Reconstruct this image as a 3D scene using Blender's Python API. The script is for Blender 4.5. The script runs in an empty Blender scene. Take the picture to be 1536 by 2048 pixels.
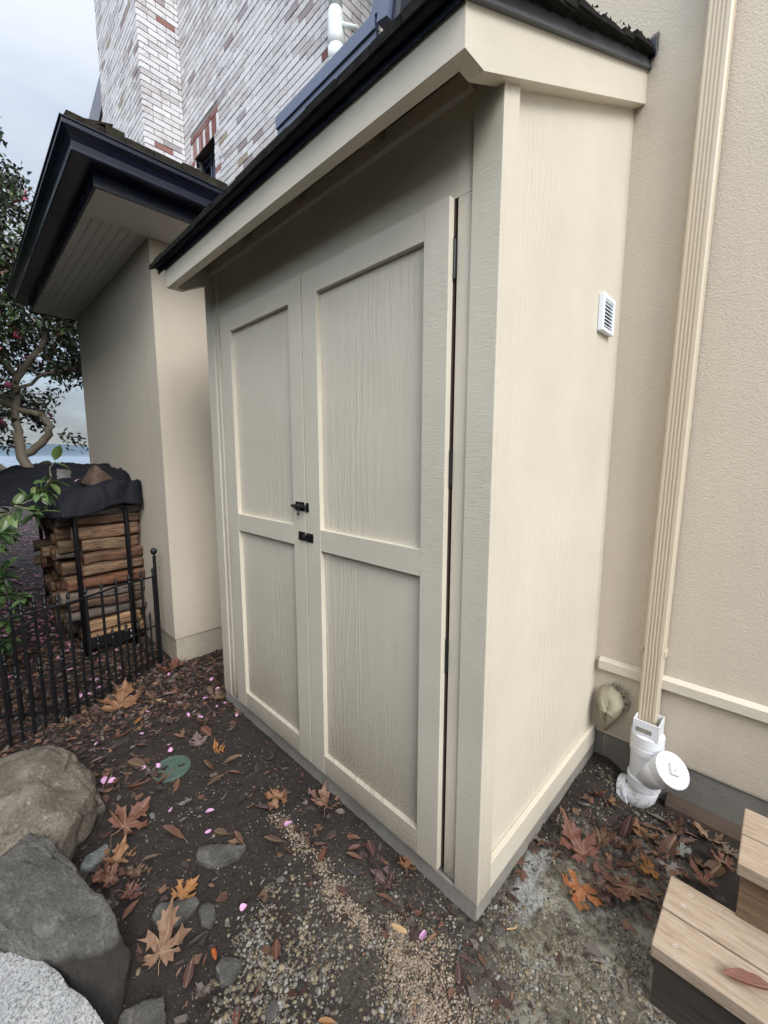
import bpy, bmesh, math, random
from math import sin, cos, pi, radians, hypot, atan2
from mathutils import Vector, Matrix, noise
R = random.Random(7)
sc = bpy.context.scene
# ------------------------------------------------------------------ camera
cam_d = bpy.data.cameras.new("camera"); cam = bpy.data.objects.new("camera", cam_d)
sc.collection.objects.link(cam); sc.camera = cam
F_PX, YAW, PITCH, ROLL = 832.46, .7759, -.129, .0008
cam_d.sensor_fit = 'VERTICAL'; cam_d.sensor_height = 36; cam_d.lens = F_PX / 2048 * 36
cam_d.clip_start = .02; cam_d.clip_end = 20000
fw = Vector((-sin(YAW)*cos(PITCH), cos(YAW)*cos(PITCH), sin(PITCH)))
rt = fw.cross(Vector((0, 0, 1))).normalized(); up = rt.cross(fw)
rt, up = rt*cos(ROLL)+up*sin(ROLL), -rt*sin(ROLL)+up*cos(ROLL)
mw = Matrix((( rt.x, up.x, -fw.x, .5684), (rt.y, up.y, -fw.y, -.9857), (rt.z, up.z, -fw.z, 1.3531), (0, 0, 0, 1)))
cam.matrix_world = mw
# ------------------------------------------------------------------ sky and sun
SUN_EL, SUN_AZ = radians(40), radians(109)      # azimuth from +y towards +x
wd = bpy.data.worlds.new("World"); sc.world = wd; wd.use_nodes = True
nt = wd.node_tree; nt.nodes.clear()
def N(t, k, **kw):
    n = t.nodes.new(k)
    for a, b in kw.items():
        if a == 'inp':
            for i, v in b.items(): n.inputs[i].default_value = v
        else: setattr(n, a, b)
    return n
sky = N(nt, 'ShaderNodeTexSky', sky_type='NISHITA', sun_disc=False, sun_elevation=SUN_EL, sun_rotation=SUN_AZ, air_density=1.0, dust_density=1.5)
tc = N(nt, 'ShaderNodeTexCoord'); sep = N(nt, 'ShaderNodeSeparateXYZ'); nt.links.new(tc.outputs['Generated'], sep.inputs[0])
mp = N(nt, 'ShaderNodeMapping'); mp.inputs['Scale'].default_value = (1.3, 1.3, 5.0)
nt.links.new(tc.outputs['Generated'], mp.inputs[0])
cn = N(nt, 'ShaderNodeTexNoise', inp={'Scale': 2.2, 'Detail': 6.0, 'Roughness': .55}); nt.links.new(mp.outputs[0], cn.inputs['Vector'])
cr = N(nt, 'ShaderNodeValToRGB'); cr.color_ramp.elements[0].position = .28; cr.color_ramp.elements[1].position = .62
cr.color_ramp.elements[0].color = (.62, .62, .62, 1); cr.color_ramp.elements[1].color = (.97, .97, .97, 1)
nt.links.new(cn.outputs['Fac'], cr.inputs[0])
# cloud brightness: thinner cloud, brighter, towards the hidden sun
dotv = N(nt, 'ShaderNodeVectorMath', operation='DOT_PRODUCT'); dotv.inputs[1].default_value = (3.5, -2.3, 3.7)
nt.links.new(tc.outputs['Generated'], dotv.inputs[0])
mr = N(nt, 'ShaderNodeMath', operation='ADD'); mr.inputs[1].default_value = 4.9; nt.links.new(dotv.outputs['Value'], mr.inputs[0])
cc = N(nt, 'ShaderNodeVectorMath', operation='SCALE'); cc.inputs[0].default_value = (.90, .965, 1.06); nt.links.new(mr.outputs[0], cc.inputs['Scale'])
mx = N(nt, 'ShaderNodeMix', data_type='RGBA'); nt.links.new(cr.outputs[0], mx.inputs['Factor'])
nt.links.new(sky.outputs[0], mx.inputs['A']); nt.links.new(cc.outputs[0], mx.inputs['B'])
bg = N(nt, 'ShaderNodeBackground', inp={'Strength': .12}); nt.links.new(mx.outputs['Result'], bg.inputs[0])
wo = N(nt, 'ShaderNodeOutputWorld'); nt.links.new(bg.outputs[0], wo.inputs[0])
sd = bpy.data.lights.new("sun", 'SUN'); sd.energy = 1.25; sd.angle = radians(30); sd.color = (1, .985, .955)
sun = bpy.data.objects.new("sun", sd); sc.collection.objects.link(sun)
sdir = Vector((sin(SUN_AZ)*cos(SUN_EL), cos(SUN_AZ)*cos(SUN_EL), sin(SUN_EL)))
sun.rotation_euler = sdir.to_track_quat('Z', 'Y').to_euler(); sun.location = sdir*30
vs = sc.view_settings; vs.view_transform = 'Standard'; vs.look = 'None'; vs.exposure = 1.06; vs.gamma = 1.0; vs.use_curve_mapping = False
try: sc.cycles.max_bounces = 6; sc.cycles.use_denoising = True
except Exception: pass

# ------------------------------------------------------------------ helpers
def smooth(a, b, x):
    t = min(1, max(0, (x-a)/(b-a))); return t*t*(3-2*t)
def gz(x, y): return -.06-.05*smooth(1.6, 2.5, -x)*smooth(-.75, -.25, y)-.075*smooth(.55, .86, y)*smooth(.06, .2, x)
def tag(o, label=None, cat=None, group=None, kind=None):
    if label: o['label'] = label
    if cat: o['category'] = cat
    if group: o['group'] = group
    if kind: o['kind'] = kind
    return o
def empty(name, loc=(0, 0, 0), **k):
    o = bpy.data.objects.new(name, None); o.empty_display_size = .1; o.location = loc
    sc.collection.objects.link(o); return tag(o, **k)
class MB:
    def __init__(s): s.v = []; s.f = []; s.c = []; s.col = (1, 1, 1)
    def add(s, vs, fs):
        b = len(s.v); s.v += [tuple(p) for p in vs]
        for f in fs: s.f.append(tuple(b+i for i in f)); s.c.append(s.col)
        return s
    def box(s, x0, x1, y0, y1, z0, z1):
        if x0 > x1: x0, x1 = x1, x0
        if y0 > y1: y0, y1 = y1, y0
        if z0 > z1: z0, z1 = z1, z0
        return s.add([(x0,y0,z0),(x1,y0,z0),(x1,y1,z0),(x0,y1,z0),(x0,y0,z1),(x1,y0,z1),(x1,y1,z1),(x0,y1,z1)],
                     [(0,3,2,1),(4,5,6,7),(0,1,5,4),(1,2,6,5),(2,3,7,6),(3,0,4,7)])
    def prism(s, poly, axis, a0, a1):
        """poly of 2D points extruded along axis ('x': (y,z), 'y': (x,z), 'z': (x,y))"""
        n = len(poly)
        def P(p, a): return {'x': (a, p[0], p[1]), 'y': (p[0], a, p[1]), 'z': (p[0], p[1], a)}[axis]
        area = sum(poly[i][0]*poly[(i+1) % n][1]-poly[(i+1) % n][0]*poly[i][1] for i in range(n))
        if (area < 0) != (axis == 'y'): poly = poly[::-1]
        vs = [P(p, a0) for p in poly]+[P(p, a1) for p in poly]
        fl = [tuple(range(n))[::-1], tuple(range(n, 2*n))]+[(i, (i+1) % n, n+(i+1) % n, n+i) for i in range(n)]
        if a1 < a0: fl = [f[::-1] for f in fl]
        return s.add(vs, fl)
    def tube(s, pts, rad, n=10, cap=True):
        pts = [Vector(p) for p in pts]; m = len(pts)
        rs = rad if isinstance(rad, (list, tuple)) else [rad]*m
        vs = []; fs = []; prev = None
        for i, p in enumerate(pts):
            d = (pts[min(i+1, m-1)]-pts[max(i-1, 0)])
            d = d.normalized() if d.length > 1e-9 else Vector((0, 0, 1))
            if prev is None:
                a = d.orthogonal().normalized()
            else:
                a = (prev-d*prev.dot(d)); a = a.normalized() if a.length > 1e-6 else d.orthogonal().normalized()
            prev = a; b = d.cross(a)
            for k in range(n):
                t = 2*pi*k/n; vs.append(p+(a*cos(t)+b*sin(t))*rs[i])
        for i in range(m-1):
            for k in range(n):
                k2 = (k+1) % n; fs.append((i*n+k, i*n+k2, (i+1)*n+k2, (i+1)*n+k))
        if cap: fs += [tuple(range(n))[::-1], tuple(range((m-1)*n, m*n))]
        return s.add(vs, fs)
    def lathe(s, origin, axis, prof, n=24):
        """prof: (radius, distance along axis)"""
        ax = Vector(axis).normalized(); a = ax.orthogonal().normalized(); b = ax.cross(a); o = Vector(origin)
        vs = []; fs = []
        for r, h in prof:
            for k in range(n):
                t = 2*pi*k/n; vs.append(o+ax*h+(a*cos(t)+b*sin(t))*max(r, 1e-5))
        for i in range(len(prof)-1):
            for k in range(n):
                k2 = (k+1) % n; fs.append((i*n+k, i*n+k2, (i+1)*n+k2, (i+1)*n+k))
        fs += [tuple(range(n))[::-1], tuple(range((len(prof)-1)*n, len(prof)*n))]
        return s.add(vs, fs)
    def build(s, name, mat, parent=None, bevel=0, smooth=False, color=False, segs=2, uv=None, **k):
        me = bpy.data.meshes.new(name); me.from_pydata(s.v, [], s.f); me.update()
        if color:
            at = me.color_attributes.new('tint', 'FLOAT_COLOR', 'CORNER'); buf = []
            for f, c in zip(s.f, s.c): buf += [c[0], c[1], c[2], 1.0]*len(f)
            at.data.foreach_set('color', buf)
        if uv is not None:
            ul = me.uv_layers.new(name='UVMap'); li = [0]*len(me.loops); me.loops.foreach_get('vertex_index', li); b = []
            for i in li: b += [uv[i][0], uv[i][1]]
            ul.data.foreach_set('uv', b)
        if mat: me.materials.append(mat)
        o = bpy.data.objects.new(name, me); sc.collection.objects.link(o)
        if smooth: me.polygons.foreach_set('use_smooth', [True]*len(me.polygons))
        if bevel:
            m = o.modifiers.new('bevel', 'BEVEL'); m.width = bevel; m.segments = segs; m.limit_method = 'ANGLE'; m.angle_limit = radians(40)
            m.harden_normals = False
        if parent is not None: o.parent = parent; o.matrix_parent_inverse = Matrix.Translation(-parent.location)
        return tag(o, **k)

# ------------------------------------------------------------------ materials
def new_mat(name, rough=.6, base=(.5, .5, .5), spec=.5):
    m = bpy.data.materials.new(name); m.use_nodes = True; t = m.node_tree; b = t.nodes['Principled BSDF']
    b.inputs['Base Color'].default_value = (*base, 1); b.inputs['Roughness'].default_value = rough
    b.inputs['Specular IOR Level'].default_value = spec
    return m, t, b
def L(t, a, b): t.links.new(a, b)
def objco(t, scale=(1, 1, 1)):
    c = N(t, 'ShaderNodeTexCoord'); m = N(t, 'ShaderNodeMapping'); m.inputs['Scale'].default_value = scale
    L(t, c.outputs['Object'], m.inputs[0]); return m.outputs[0]
def planeco(t, su=1, sz=1):
    """(x+y, 0, z) so that walls along x or y are textured alike"""
    c = N(t, 'ShaderNodeTexCoord'); s = N(t, 'ShaderNodeSeparateXYZ'); L(t, c.outputs['Object'], s.inputs[0])
    a = math_(t, 'ADD', s.outputs[0], s.outputs[1]); u = math_(t, 'MULTIPLY', a, su); w = math_(t, 'MULTIPLY', s.outputs[2], sz)
    v = math_(t, 'SUBTRACT', s.outputs[0], s.outputs[1])
    k = N(t, 'ShaderNodeCombineXYZ'); L(t, u, k.inputs[0]); L(t, w, k.inputs[2]); return k.outputs[0], s
def math_(t, op, a, b=None, c=None, clamp=False):
    n = N(t, 'ShaderNodeMath', operation=op); n.use_clamp = clamp
    for i, x in enumerate((a, b, c)):
        if x is None: continue
        if isinstance(x, (int, float)): n.inputs[i].default_value = x
        else: L(t, x, n.inputs[i])
    return n.outputs[0]
def noise_(t, vec, scale, detail=3, rough=.5, dist=0):
    n = N(t, 'ShaderNodeTexNoise', inp={'Scale': scale, 'Detail': detail, 'Roughness': rough, 'Distortion': dist})
    if vec is not None: L(t, vec, n.inputs['Vector'])
    return n.outputs['Fac']
def ramp(t, f, stops):
    r = N(t, 'ShaderNodeValToRGB'); e = r.color_ramp.elements
    while len(e) < len(stops): e.new(.5)
    for x, (p, c) in zip(e, stops):
        x.position = p; x.color = (*c, 1) if not isinstance(c, (int, float)) else (c, c, c, 1)
    L(t, f, r.inputs[0]); return r.outputs[0]
def mixc(t, f, a, b, mode='MIX'):
    n = N(t, 'ShaderNodeMix', data_type='RGBA', blend_type=mode)
    if isinstance(f, (int, float)): n.inputs['Factor'].default_value = f
    else: L(t, f, n.inputs['Factor'])
    for k, x in (('A', a), ('B', b)):
        if isinstance(x, tuple): n.inputs[k].default_value = (*x, 1)
        else: L(t, x, n.inputs[k])
    return n.outputs['Result']
def bump(t, b, h, strength=.5, dist=.003, prev=None):
    n = N(t, 'ShaderNodeBump', inp={'Strength': strength, 'Distance': dist}); L(t, h, n.inputs['Height'])
    if prev is not None: L(t, prev, n.inputs['Normal'])
    L(t, n.outputs[0], b.inputs['Normal']); return n.outputs[0]

CREAM = (.645, .590, .482)
def siding(name, grain, dirt=0.0, z0=.0, z1=.7, base=CREAM, amp=1.0):
    m, t, b = new_mat(name, .5); co, s = planeco(t)
    # low-frequency colour drift of the paint film
    n1 = noise_(t, co, 2.3, 4, .6); colr = ramp(t, n1, [(.3, tuple(x*.93 for x in base)), (.7, tuple(x*1.05 for x in base))])
    nrm = None
    if grain == 'ply':          # raised vertical cathedral grain of rough plywood
        c2, _ = planeco(t, 1, .17)
        w = N(t, 'ShaderNodeTexWave', wave_type='BANDS', bands_direction='X', wave_profile='SIN', inp={'Scale': 11.0, 'Distortion': 13.0, 'Detail': 3.5, 'Detail Scale': 1.1, 'Detail Roughness': .6})
        L(t, c2, w.inputs['Vector'])
        c3, _ = planeco(t, 1, .12); fine = noise_(t, c3, 130, 4, .6, .5)
        msk = ramp(t, noise_(t, c2, 3.5, 2), [(.42, .0), (.68, 1.0)])
        h1 = math_(t, 'POWER', w.outputs['Fac'], 6.0); h1 = math_(t, 'MULTIPLY', h1, msk)
        nrm = bump(t, b, h1, .5*amp, .0022); nrm = bump(t, b, fine, .25*amp, .0012, nrm)
        c4, _ = planeco(t, .45, 1); saw = noise_(t, c4, 170, 4, .7); c5, _ = planeco(t, 1, .10); m2 = ramp(t, noise_(t, c5, 26, 3, .6), [(.46, .12), (.62, 1.0)])
        nrm = bump(t, b, math_(t, 'MULTIPLY', saw, m2), .34*amp, .0020, nrm)
    else:                       # cross-cut saw marks on trim boards
        c2, _ = planeco(t, .13, 1) if grain == 'saw' else planeco(t, 1, .1)
        saw = noise_(t, c2, 230, 5, .7, .4); nrm = bump(t, b, saw, .55*amp, .0026)
        nrm = bump(t, b, noise_(t, co, 40, 3), .25, .003, nrm)
    pore = noise_(t, co, 330, 3, .75); nrm = bump(t, b, pore, .55, .0018, nrm)
    sp = noise_(t, co, 95, 2, .5); spk = ramp(t, sp, [(.73, 0.0), (.77, .55)])
    colr = mixc(t, spk, colr, (.22, .18, .13))
    if dirt:
        g = N(t, 'ShaderNodeMapRange', inp={'From Min': z0, 'From Max': z1, 'To Min': 1.0, 'To Max': 0.0}); L(t, s.outputs[2], g.inputs['Value'])
        big = noise_(t, co, 4.5, 4, .6); gg = math_(t, 'MULTIPLY', math_(t, 'POWER', g.outputs[0], 1.5), math_(t, 'ADD', math_(t, 'MULTIPLY', big, .45), .58))
        film = math_(t, 'MULTIPLY', gg, .38*dirt, clamp=True); colr = mixc(t, film, colr, (.19, .145, .105))
        sp2 = noise_(t, co, 190, 3, .7)
        thr = math_(t, 'SUBTRACT', .74, math_(t, 'MULTIPLY', gg, .26*dirt)); d = math_(t, 'MULTIPLY', math_(t, 'SUBTRACT', sp2, thr), 14.0, clamp=True)
        colr = mixc(t, math_(t, 'MULTIPLY', d, .55), colr, (.12, .09, .065))
    L(t, colr, b.inputs['Base Color']); return m
M = {}
M['door_panel'] = siding('door panel paint', 'ply', 1.5, .06, .95, amp=1.25)
M['board'] = siding('trim board paint', 'saw', 1.2, -.02, .5)
M['rail'] = siding('rail paint', 'long', 1.7, -.02, .40)
M['side'] = siding('side siding paint', 'ply', .12, .0, .30, amp=1.15)
M['side_trim'] = siding('side trim board paint', 'saw', .10, -.02, .3)
M['plain'] = siding('smooth trim paint', 'long', 0)

def stucco(name, base, amp=1.0, sc_=1.0):
    m, t, b = new_mat(name, .85, spec=.25); co = objco(t)
    n1 = noise_(t, co, 1.1, 5, .6); c = ramp(t, n1, [(.3, tuple(x*.92 for x in base)), (.7, tuple(x*1.05 for x in base))])
    cs, ss = planeco(t, 1, .12); stk = ramp(t, noise_(t, cs, 9, 4, .65), [(.50, 0.0), (.75, .22)]); c = mixc(t, stk, c, tuple(x*.72 for x in base))
    gg = N(t, 'ShaderNodeMapRange', inp={'From Min': .05, 'From Max': .55, 'To Min': 1.0, 'To Max': 0.0}); L(t, ss.outputs[2], gg.inputs['Value'])
    sg = math_(t, 'MULTIPLY', math_(t, 'POWER', gg.outputs[0], 2.0), math_(t, 'MULTIPLY', noise_(t, co, 14, 5, .7), .55), clamp=True); c = mixc(t, sg, c, (.22, .17, .12))
    n0 = noise_(t, co, 150*sc_, 3, .6); c = mixc(t, math_(t, 'MULTIPLY', n0, .35), c, tuple(x*.80 for x in base))
    L(t, c, b.inputs['Base Color'])
    v = N(t, 'ShaderNodeTexVoronoi', inp={'Scale': 170*sc_}); L(t, co, v.inputs['Vector'])
    nr = bump(t, b, noise_(t, co, 165*sc_, 4, .65), .75*amp, .0048); nr = bump(t, b, v.outputs['Distance'], .25*amp, .002, nr)
    return m
M['stucco'] = stucco('beige stucco', (.63, .555, .45))
M['ledge'] = None
M['stucco_wing'] = M['stucco']
def concrete(name, base, stain=(.12, .11, .09), streak=False):
    m, t, b = new_mat(name, .85, spec=.3); co = objco(t)
    n1 = noise_(t, co, 3, 6, .65); c = ramp(t, n1, [(.3, tuple(x*.65 for x in base)), (.65, base)])
    if streak:
        c2, _ = planeco(t, 1, .08); s_ = noise_(t, c2, 60, 3, .6); c = mixc(t, math_(t, 'MULTIPLY', s_, .55), c, stain)
    sp = ramp(t, noise_(t, co, 90, 3, .7), [(.55, 0.0), (.75, .6)]); c = mixc(t, sp, c, stain)
    L(t, c, b.inputs['Base Color']); nr = bump(t, b, noise_(t, co, 60, 5, .7), .5, .004); bump(t, b, noise_(t, co, 400, 2, .7), .3, .001, nr)
    return m
M['concrete'] = concrete('old grey concrete', (.37, .345, .305), streak=True)
M['ledge'] = concrete('dark earthy footing edge', (.085, .06, .045), (.04, .03, .022))
M['footing'] = concrete('wall footing concrete', (.21, .195, .17), (.09, .075, .06))
M['wing_base'] = concrete('rough parged base', (.44, .39, .31), (.16, .13, .10))

def metal_paint(name, base, rough=.35, spec=.5, grime=.25):
    m, t, b = new_mat(name, rough, base, spec); co = objco(t)
    c = mixc(t, math_(t, 'MULTIPLY', noise_(t, co, 9, 5, .7), grime), base, tuple(x*1.6+.006 for x in base))
    L(t, c, b.inputs['Base Color']); r = math_(t, 'ADD', math_(t, 'MULTIPLY', noise_(t, co, 5, 3, .5), .16), rough-.06); L(t, r, b.inputs['Roughness'])
    bump(t, b, noise_(t, co, 30, 2), .03, .001); return m
M['navy'] = metal_paint('dark navy painted metal', (.007, .010, .024), .24)
M['navy_board'] = metal_paint('dark blue trim lightened for sky reflection', (.10, .125, .19), .5)  # base colour raised to carry the sky's reflection
M['drip'] = metal_paint('grey drip metal', (.045, .05, .06), .45)
M['black'] = metal_paint('black hardware', (.008, .008, .009), .38, .5, .1)
M['iron'] = metal_paint('black painted iron', (.0045, .0045, .006), .42, .5, .1)
M['pvc'] = metal_paint('white pvc', (.70, .72, .74), .35, .5, .05)
M['vinyl'] = metal_paint('white plastic vent', (.78, .82, .86), .4, .5, .05)
M['downspout'] = metal_paint('cream painted aluminium', (.56, .48, .36), .42, .5, .03)
M['white_pipe'] = metal_paint('old white downpipe', (.60, .64, .62), .45, .5, .1)
M['dark'], _, _ = new_mat('dark gap', .9, (.012, .009, .007)); 
M['redwood'], _, _ = new_mat('bare reddish door edge', .8, (.05, .028, .02))
M['glass'], _, _ = new_mat('dark window glass', .08, (.01, .012, .016))
M['screw'], _, _ = new_mat('zinc screw', .4, (.6, .6, .6))
def pvc_dirty():
    m, t, b = new_mat('white pvc with soil stains', .38); co = objco(t)
    s = N(t, 'ShaderNodeSeparateXYZ'); L(t, N(t, 'ShaderNodeTexCoord').outputs['Object'], s.inputs[0])
    g = N(t, 'ShaderNodeMapRange', inp={'From Min': -.10, 'From Max': .10, 'To Min': 1.0, 'To Max': 0.0}); L(t, s.outputs[2], g.inputs['Value'])
    n = noise_(t, co, 45, 6, .75); d = ramp(t, math_(t, 'ADD', n, math_(t, 'MULTIPLY', g.outputs[0], .32)), [(.80, 0.0), (.92, .8)])
    c = mixc(t, d, (.72, .73, .76), (.10, .085, .07)); L(t, c, b.inputs['Base Color']); return m
M['pvc_dirty'] = pvc_dirty()
def shake():
    m, t, b = new_mat('mossy cedar shake', .95, spec=.2); co = objco(t)
    c = ramp(t, noise_(t, co, 14, 5, .7), [(.3, (.008, .007, .006)), (.5, (.030, .024, .018)), (.62, (.030, .034, .014)), (.75, (.09, .075, .055))])
    L(t, c, b.inputs['Base Color']); bump(t, b, noise_(t, co, 60, 5, .7), .9, .008); return m
M['shake'] = shake()
def shake_black():
    m, t, b = new_mat('blackened shake edge', .95, spec=.15); co = objco(t)
    c = ramp(t, noise_(t, co, 30, 5, .7), [(.35, (.006, .006, .006)), (.7, (.022, .022, .017))])
    L(t, c, b.inputs['Base Color']); bump(t, b, noise_(t, co, 90, 5, .7), .9, .006); return m
M['shake_black'] = shake_black()
def brick():
    m, t, b = new_mat('whitewashed brick', .85, spec=.2); co = objco(t)
    a = N(t, 'ShaderNodeAttribute', attribute_name='tint')
    w1 = noise_(t, co, 7, 5, .65); w2 = noise_(t, co, 55, 4, .7)
    worn = ramp(t, math_(t, 'ADD', math_(t, 'MULTIPLY', w1, .5), math_(t, 'MULTIPLY', w2, .5)), [(.53, 0.0), (.60, .65)])
    under = ramp(t, noise_(t, co, 3, 2), [(.4, (.24, .17, .17)), (.6, (.33, .28, .26))])
    c = mixc(t, worn, a.outputs['Color'], under); L(t, c, b.inputs['Base Color'])
    bump(t, b, w2, .5, .003); return m
M['brick'] = brick()
M['mortar'] = concrete('grey mortar', (.26, .25, .24))
def wood_deck():
    m, t, b = new_mat('weathered cedar tread', .7, spec=.3)
    co = objco(t, (.09, 1, 1)); g = noise_(t, co, 130, 6, .7, .8); c = ramp(t, g, [(.3, (.26, .185, .125)), (.5, (.385, .295, .215)), (.7, (.47, .38, .295))])
    o2 = objco(t, (.35, 1, 1)); st = ramp(t, noise_(t, o2, 9, 4, .6), [(.62, 0.0), (.70, .6)]); c = mixc(t, st, c, (.12, .085, .06))
    sp = ramp(t, noise_(t, objco(t), 70, 2, .5), [(.72, 0.0), (.78, .6)]); c = mixc(t, sp, c, (.10, .07, .055))
    L(t, c, b.inputs['Base Color']); bump(t, b, g, .35, .002); return m
M['tread'] = wood_deck()
def wood_riser(name, lo, hi, wet=.6):
    m, t, b = new_mat(name, wet); co = objco(t, (.07, 1, 1)); g = noise_(t, co, 55, 5, .65, .8)
    L(t, ramp(t, g, [(.3, lo), (.7, hi)]), b.inputs['Base Color']); bump(t, b, g, .4, .002); return m
M['riser'] = wood_riser('brown cedar riser', (.12, .07, .042), (.27, .175, .11))
M['skirt'] = wood_riser('dark wet skirt board', (.026, .021, .017), (.075, .058, .045), .6)
def rock(name, c0, c1, c2, sc_=1.0, gran=False, wet=None):
    m, t, b = new_mat(name, .85, spec=.25); co = objco(t)
    n = noise_(t, co, 4*sc_, 8, .68, .1); c = ramp(t, n, [(.3, c0), (.52, c1), (.72, c2)])
    if gran:
        v = noise_(t, co, 170, 4, .8); c = ramp(t, v, [(.38, (.09, .09, .09)), (.46, (.27, .27, .265)), (.60, (.44, .435, .43))])
    else:
        f = ramp(t, noise_(t, co, 120*sc_, 4, .75), [(.42, 0.0), (.62, .75)]); c = mixc(t, f, c, c0); f2 = ramp(t, noise_(t, co, 38*sc_, 5, .7), [(.58, 0.0), (.70, .5)]); c = mixc(t, f2, c, tuple(min(1, x*1.35) for x in c2))
        cr_ = noise_(t, co, 2.2*sc_, 3, .5, .3); ln = math_(t, 'ABSOLUTE', math_(t, 'SUBTRACT', cr_, .5)); lm = ramp(t, ln, [(.0, .22), (.03, 0.0)])
        c = mixc(t, lm, c, tuple(x*1.5 for x in c2))
    if wet is not None:      # turns the colour dark brown below this height, with a noisy edge
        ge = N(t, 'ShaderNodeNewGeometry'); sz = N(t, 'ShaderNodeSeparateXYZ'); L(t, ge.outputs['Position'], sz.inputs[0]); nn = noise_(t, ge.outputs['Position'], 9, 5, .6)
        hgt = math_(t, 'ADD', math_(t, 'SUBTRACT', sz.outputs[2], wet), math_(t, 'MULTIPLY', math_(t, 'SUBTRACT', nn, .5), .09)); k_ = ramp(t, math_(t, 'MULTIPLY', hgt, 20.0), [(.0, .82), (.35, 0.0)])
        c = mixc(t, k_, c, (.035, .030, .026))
    L(t, c, b.inputs['Base Color'])
    nr = bump(t, b, noise_(t, co, 16*sc_, 9, .75), 1.0, .03 if not gran else .004); bump(t, b, noise_(t, co, 190, 3, .7), .4, .0018, nr); return m
M['rock_tan'] = rock('tan field stone', (.11, .095, .072), (.26, .225, .175), (.42, .37, .29), wet=-.03)
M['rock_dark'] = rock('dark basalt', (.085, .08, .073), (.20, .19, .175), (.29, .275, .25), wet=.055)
M['rock_flat'] = rock('grey flat stone', (.08, .075, .066), (.19, .18, .16), (.28, .26, .23), 2)
M['rock_pale'] = rock('pale lichen stone', (.16, .17, .16), (.38, .40, .38), (.5, .52, .5), 3)
M['rock_brown'] = rock('brown weight stone', (.05, .035, .025), (.13, .085, .06), (.19, .13, .10), 2)
M['granite'] = rock('light speckled granite', (0, 0, 0), (0, 0, 0), (0, 0, 0), 1, True)

def soil():
    m, t, b = new_mat('garden soil, paving and cement', .9, spec=.35); co = objco(t)
    c0 = N(t, 'ShaderNodeTexCoord'); s = N(t, 'ShaderNodeSeparateXYZ'); L(t, c0.outputs['Object'], s.inputs[0])
    fine = noise_(t, co, 130, 5, .72); mid = noise_(t, co, 16, 5, .65); big = noise_(t, co, 2.6, 5, .6)
    c = ramp(t, fine, [(.3, (.009, .0075, .0065)), (.55, (.027, .0215, .018)), (.78, (.056, .046, .040))])
    c = mixc(t, ramp(t, mid, [(.35, 0.0), (.7, .45)]), c, (.050, .036, .027))
    # greyer, mossier old paving to the right of the shed
    def blob(cx, cy, rx, ry, k=.5, w=.35):
        dx = math_(t, 'DIVIDE', math_(t, 'SUBTRACT', s.outputs[0], cx), rx); dy = math_(t, 'DIVIDE', math_(t, 'SUBTRACT', s.outputs[1], cy), ry)
        d = math_(t, 'SQRT', math_(t, 'ADD', math_(t, 'MULTIPLY', dx, dx), math_(t, 'MULTIPLY', dy, dy)))
        d = math_(t, 'ADD', d, math_(t, 'MULTIPLY', math_(t, 'SUBTRACT', mid, .5), 1.6)); 
        return ramp(t, d, [(k, 1.0), (k+w, 0.0)])
    pav = blob(.30, .12, .36, .62, .55, .6)
    pc = ramp(t, noise_(t, co, 60, 6, .75), [(.35, (.04, .034, .025)), (.5, (.115, .10, .075)), (.68, (.24, .22, .175))])
    pc = mixc(t, ramp(t, noise_(t, co, 11, 5, .6), [(.52, 0.0), (.60, .75)]), pc, (.30, .285, .235))
    c = mixc(t, pav, c, pc)
    strip = blob(-.12, -.24, .50, .28, .35, .75); c = mixc(t, math_(t, 'MULTIPLY', strip, .75), c, ramp(t, noise_(t, co, 90, 5, .7), [(.35, (.035, .029, .022)), (.55, (.085, .072, .055)), (.72, (.17, .14, .105))]))
    for (cx_, cy_, rx_, ry_) in ((.052, .30, .045, .15), (.082, .17, .05, .10)):
        cem = blob(cx_, cy_, rx_, ry_, .6, .3); cc_ = ramp(t, noise_(t, co, 70, 4, .7), [(.35, (.16, .16, .15)), (.6, (.36, .37, .36))])
        c = mixc(t, math_(t, 'MULTIPLY', cem, .8), c, cc_)
    moss = blob(.17, .10, .16, .10, .2, .8); c = mixc(t, math_(t, 'MULTIPLY', moss, .14), c, (.10, .10, .035))
    # petal-strewn bed far left
    L(t, c, b.inputs['Base Color']); rr = math_(t, 'ADD', math_(t, 'MULTIPLY', big, .5), .5); L(t, rr, b.inputs['Roughness'])
    nr = bump(t, b, mid, .7, .014); nr = bump(t, b, fine, .9, .005, nr); bump(t, b, noise_(t, co, 420, 3, .7), .6, .0015, nr); return m
M['soil'] = soil()
def tinted(name, rough=.8, var=.35, bsc=80, spec=.3, trans=0):
    m, t, b = new_mat(name, rough, spec=spec); a = N(t, 'ShaderNodeAttribute', attribute_name='tint'); co = objco(t)
    c = mixc(t, math_(t, 'MULTIPLY', noise_(t, co, bsc, 3, .7), var), a.outputs['Color'], (.02, .015, .012)); L(t, c, b.inputs['Base Color'])
    bump(t, b, noise_(t, co, bsc*2, 3, .7), .4, .002); return m
M['pebble'] = tinted('river pebbles', .7, .75, 160, .3)
M['scrap'] = tinted('leaf scraps and bark', .75, .5, 90)
M['foliage'] = tinted('camellia foliage', .35, .15, 40, .5)
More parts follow.
